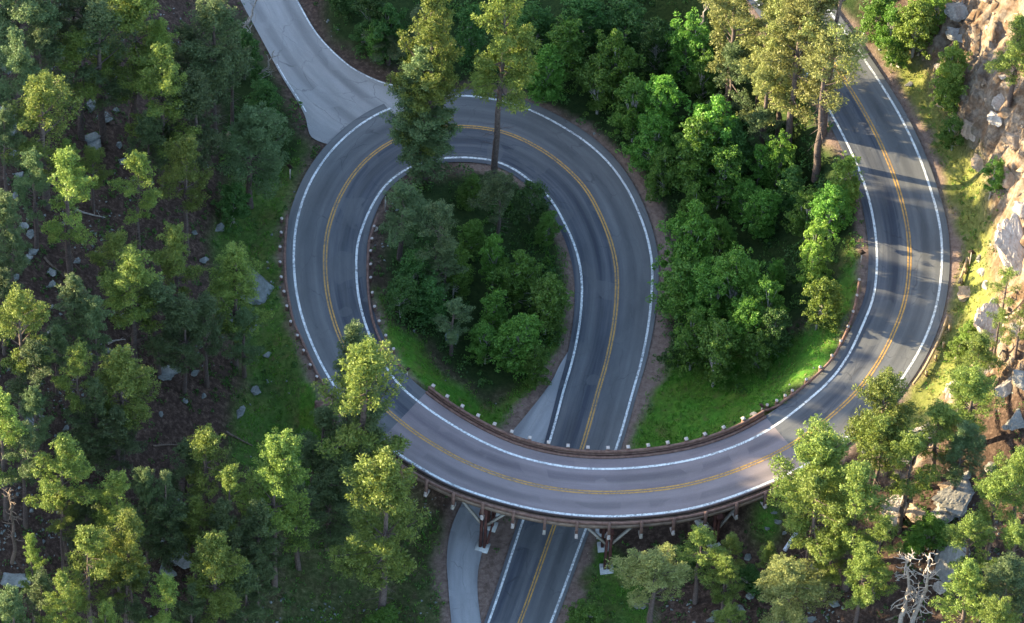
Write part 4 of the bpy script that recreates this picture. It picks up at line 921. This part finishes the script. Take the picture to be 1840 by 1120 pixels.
R_(1655,785,84,40,3,'rock_pale','long white rock slab beside the rounded pine', tilt=.35, rz=.6, hf=.5)
R_(1632,822,50,26,2,'rock_pale','lower pale slab beside the rounded pine', tilt=.3, rz=.4)
R_(1700,765,40,22,1,'rock_pale','small pale rock on the ledge by the thin open pine')
R_(1718,878,70,34,2,'rock_tan','flat tan slab above the big grey slab, lower right', tilt=.12, rz=.15, hf=.5)
R_(1722,900,92,56,3,'rock','big flat grey slab with a sunlit edge, lower right', tilt=.15, rz=.45, hf=.6)
R_(1696,932,64,46,1,'rock','dark grey boulder under the big flat slab', rz=.4)
R_(1612,922,66,60,4,'rock_pale','big white boulder left of the two trunks, lower right', tilt=.2, hf=.85)
R_(1590,950,34,40,1,'rock_pale','white rock at the foot of the big white boulder')
R_(1645,930,56,50,5,'rock_tan','layered tan rock behind the two trunks')
R_(1550,985,26,20,0,'rock_pale','small white rock between the pine trunks')
R_(1706,1012,60,96,2,'rock','tall grey rock slab right of the dead trees', tilt=.5, rz=-.2, hf=.6)
R_(1690,1060,34,34,1,'rock_pale','pale rock at the foot of the tall grey slab')
R_(1782,842,34,26,0,'rock','mossy grey boulder in the dark hollow')
R_(1738,856,30,24,4,'rock','blue-grey boulder right of the single trunk')
R_(1712,848,24,16,1,'rock','small blue-grey boulder beside the single trunk')
R_(1740,752,40,26,5,'rock','grey broken rock at the top of the dark hollow')
R_(1790,1100,60,50,5,'rock','dark grey outcrop at the bottom right corner')
R_(1720,28,56,46,5,'rock','dark striated outcrop at the top right', tilt=.5, rz=.5)
R_(1690,8,44,34,3,'rock','grey ledge at the top edge beside the yellowish bush', tilt=.4)
R_(1716,68,44,34,5,'rock','dark grey broken rock under the striated outcrop', tilt=.4)
R_(1800,188,44,34,2,'rock_pale','white sunlit rock high on the brown bank', tilt=.5, rz=.6)
R_(1786,218,40,34,3,'rock_pale','pale rock just below the white rock high on the bank', tilt=.4)
R_(1802,140,22,18,1,'rock_pale','small white rock near the top of the brown bank')
R_(1615,117,16,14,0,'rock_pale','small round white rock on the verge, upper right')
R_(1685,122,20,18,1,'rock_pale','small white rock left of the sunlit bush on the bank')
R_(1634,153,20,12,2,'rock','flat grey stone on the verge, upper right')
R_(1690,185,44,40,5,'rock_tan','brown broken rock in the gully beside the verge', tilt=.4)
R_(1740,240,44,50,5,'rock_tan','brown rock shelf on the upper right bank', tilt=.4)
R_(1760,300,50,44,3,'rock_tan','tan rock shelf left of the upright green bush', tilt=.4)
R_(1815,330,60,60,5,'rock_tan','large tan outcrop right of the upright green bush', tilt=.4)
R_(1825,260,50,50,3,'rock_tan','large tan outcrop at the right edge above the upright green bush', tilt=.4)
R_(1760,465,16,18,0,'rock','grey stone beside the sign at the guard rail end')
R_(1765,492,26,22,1,'rock_pale','upper of the two white stones below the sign on the right verge')
R_(1772,513,24,20,0,'rock_pale','lower of the two white stones below the sign on the right verge')
R_(1738,530,44,40,4,'rock_tan','brown rounded rock on the verge beside the white stones', hf=.4)
R_(1356,748,22,16,1,'rock_pale','pale boulder behind the right end of the bridge railing')
R_(676,413,14,12,0,'rock_pale','pale stone behind the left inner guard rail')
for i, (x, y, s) in enumerate([(1345,1002,18),(1330,1096,22),(1392,922,12),(1400,938,14),(1404,1006,14),(1384,1015,12),(1350,1072,20),(1290,1105,22),(1278,1115,16),(1380,950,10),(1410,958,12),(1462,1020,18),(1470,1038,22),(1500,1088,22),(1455,1115,18),(1420,1062,16),(1365,1040,14),(1146,1090,24),(1490,1005,16)]):
    rock(x, y, s*1.3, s*.8, i % 6, 'rock', 'small pale grey stones scattered down the slope below the bridge end', group='stones on the slope below the bridge', name='rock', cat='rock')
# ---------------------------------------------------------------- growth nobody could count
def scatter(n, box, dens, seed):
    r = np.random.RandomState(seed); x = r.uniform(box[0], box[1], n); y = r.uniform(box[2], box[3], n)
    k = r.rand(n) < samp(dens, x, y); x, y = x[k], y[k]; return np.stack([x, y, H(x, y)], -1), r
BX = (-60, 60, -58, 52)
offr = np.where((XX < -6) & (YY > 11), smooth(.0, .5, ROADD), smooth(.3, 1.4, ROADD))
clump = smooth(-.15, .35, fbm(XX/3.2+31, YY/3.2))
dW = np.clip(mW, 0, 1)*offr*(.25+.75*clump)
c, r = scatter(15000, BX, dW, 1); rad = r.uniform(.3, .85, len(c)); c[:, 2] += rad*.3
v, f = leaves(c, rad, 42, .12, r); tag(MB().add(v, f).build('undergrowth', M['leaf_dark']), 'dense dark green undergrowth among the trees', 'undergrowth', kind='stuff')
c, r = scatter(2600, BX, np.clip(mW, 0, 1)*offr*clump*.6, 2); rad = r.uniform(.35, .8, len(c)); c[:, 2] += rad*.5
v, f = leaves(c, rad, 60, .12, r); tag(MB().add(v, f).build('low_shrubs', M['leaf']), 'low fresh green shrubs in the undergrowth', 'shrubs', kind='stuff')
def blades(c, n, h, wd, r):
    k = len(c); p = np.repeat(c, n, 0)+np.concatenate([r.normal(0, .16, (k*n, 2)), np.zeros((k*n, 1))], 1)
    a = r.uniform(0, 6.28, k*n); s = np.stack([np.cos(a), np.sin(a), 0*a], -1)*wd; t = np.stack([r.normal(0, .12, k*n), r.normal(0, .12, k*n), h*r.uniform(.5, 1.2, k*n)], -1)
    v = np.stack([p-s, p+s, p+t], 1).reshape(-1, 3); v[:, 2] -= .02; return v, np.arange(len(v)).reshape(-1, 3)
sunny = np.clip(smooth(22, 36, XX), 0, 1)
gd = np.clip(mG, 0, 1)*offr*(.45+.55*clump)
c, r = scatter(80000, BX, gd*(1-.8*sunny), 3); v, f = blades(c, 6, .30, .05, r); tag(MB().add(v, f).build('grass', M['grass']), 'green grass on the banks beside the road', 'grass', kind='stuff')
c, r = scatter(60000, BX, gd*sunny, 4); v, f = blades(c, 6, .32, .05, r); tag(MB().add(v, f).build('dry_grass', M['grass_dry']), 'yellow-green grass on the sunlit right-hand verge', 'grass', kind='stuff')
c, r = scatter(2200, BX, gd*(1-sunny)*clump**2*.5, 13); rad = r.uniform(.35, .75, len(c)); v, f = leaves(c, rad, 46, .1, r); tag(MB().add(v, f).build('bracken', M['leaf_dark']), 'dark green bracken patches in the grass banks', 'bracken', kind='stuff')
c, r = scatter(14000, BX, gd*clump*.6, 6); rad = r.uniform(.18, .45, len(c)); v, f = leaves(c, rad, 30, .09, r); tag(MB().add(v, f).build('weeds', M['leaf']), 'leafy weeds growing in the grass banks', 'weeds', kind='stuff')
c, r = scatter(22000, BX, np.clip(1-mG-mW-mR, 0, 1)*offr*(.22+.75*smooth(0, .45, fbm(XX/5+3, YY/5+8))), 7); rad = r.uniform(.2, .5, len(c)); v, f = leaves(c, rad, 30, .10, r); tag(MB().add(v, f).build('ground_cover', M['leaf_dark']), 'patchy low growth on the brown forest floor', 'ground cover', kind='stuff')
# loose stones: little angular chips
def chips(c, rad, r):
    base_ = np.array([(1, 0, 0), (-1, 0, 0), (0, 1, 0), (0, -1, 0), (0, 0, 1), (0, 0, -1)], float); fc = np.array([(0, 2, 4), (2, 1, 4), (1, 3, 4), (3, 0, 4), (2, 0, 5), (1, 2, 5), (3, 1, 5), (0, 3, 5)])
    k = len(c); v = base_[None]*r.uniform(.45, 1.1, (k, 6, 1)); v = v+r.normal(0, .15, v.shape); a = r.uniform(0, 6.28, k); ca, sa = np.cos(a), np.sin(a)
    x = v[..., 0]*ca[:, None]-v[..., 1]*sa[:, None]; y = v[..., 0]*sa[:, None]+v[..., 1]*ca[:, None]; v = np.stack([x, y, v[..., 2]*.6], -1)*rad[:, None, None]+c[:, None]
    return v.reshape(-1, 3), (fc[None]+np.arange(k)[:, None, None]*6).reshape(-1, 3)
stony = np.clip(1-mG-mW, 0, 1)*offr*smooth(-.05, .45, fbm(XX/6+70, YY/6+12))
c, r = scatter(32000, BX, stony*(1-mR)*.8, 8); v, f = chips(c, r.uniform(.08, .36, len(c))**1.2, r); tag(MB().add(v, f).build('scree', M['rock']), 'loose grey scree on the hillsides', 'scree', kind='stuff')
c, r = scatter(16000, BX, np.clip(mR, 0, 1)*offr*(.3+.7*clump), 9); v, f = chips(c, r.uniform(.1, .5, len(c)), r); tag(MB().add(v, f).build('broken_rock', M['rock_tan']), 'broken tan rock covering the steep right-hand slope', 'scree', kind='stuff')
c, r = scatter(3000, BX, np.clip(mR, 0, 1)*offr*clump*.35, 12); rad = r.uniform(.25, .6, len(c)); v, f = leaves(c, rad, 40, .1, r); tag(MB().add(v, f).build('slope_shrubs', M['leaf_yellow']), 'low yellow-green shrubs between the rocks of the right-hand slope', 'shrubs', kind='stuff')
c, r = scatter(30000, BX, dirt*.5, 10); v, f = chips(c, r.uniform(.02, .07, len(c)), r); tag(MB().add(v, f).build('gravel', M['rock_tan']), 'fine gravel along the road shoulders', 'gravel', kind='stuff')

c, r = scatter(3600, BX, np.clip(mR, 0, 1)*offr*smooth(.0, .4, fbm(XX/4+15, YY/4+5)), 15); v, f = chips(c, r.uniform(.35, 1.0, len(c)), r); tag(MB().add(v, f).build('slab_rubble', M['rock_tan']), 'angular tan slabs and rubble breaking out of the right-hand slope', 'scree', kind='stuff')
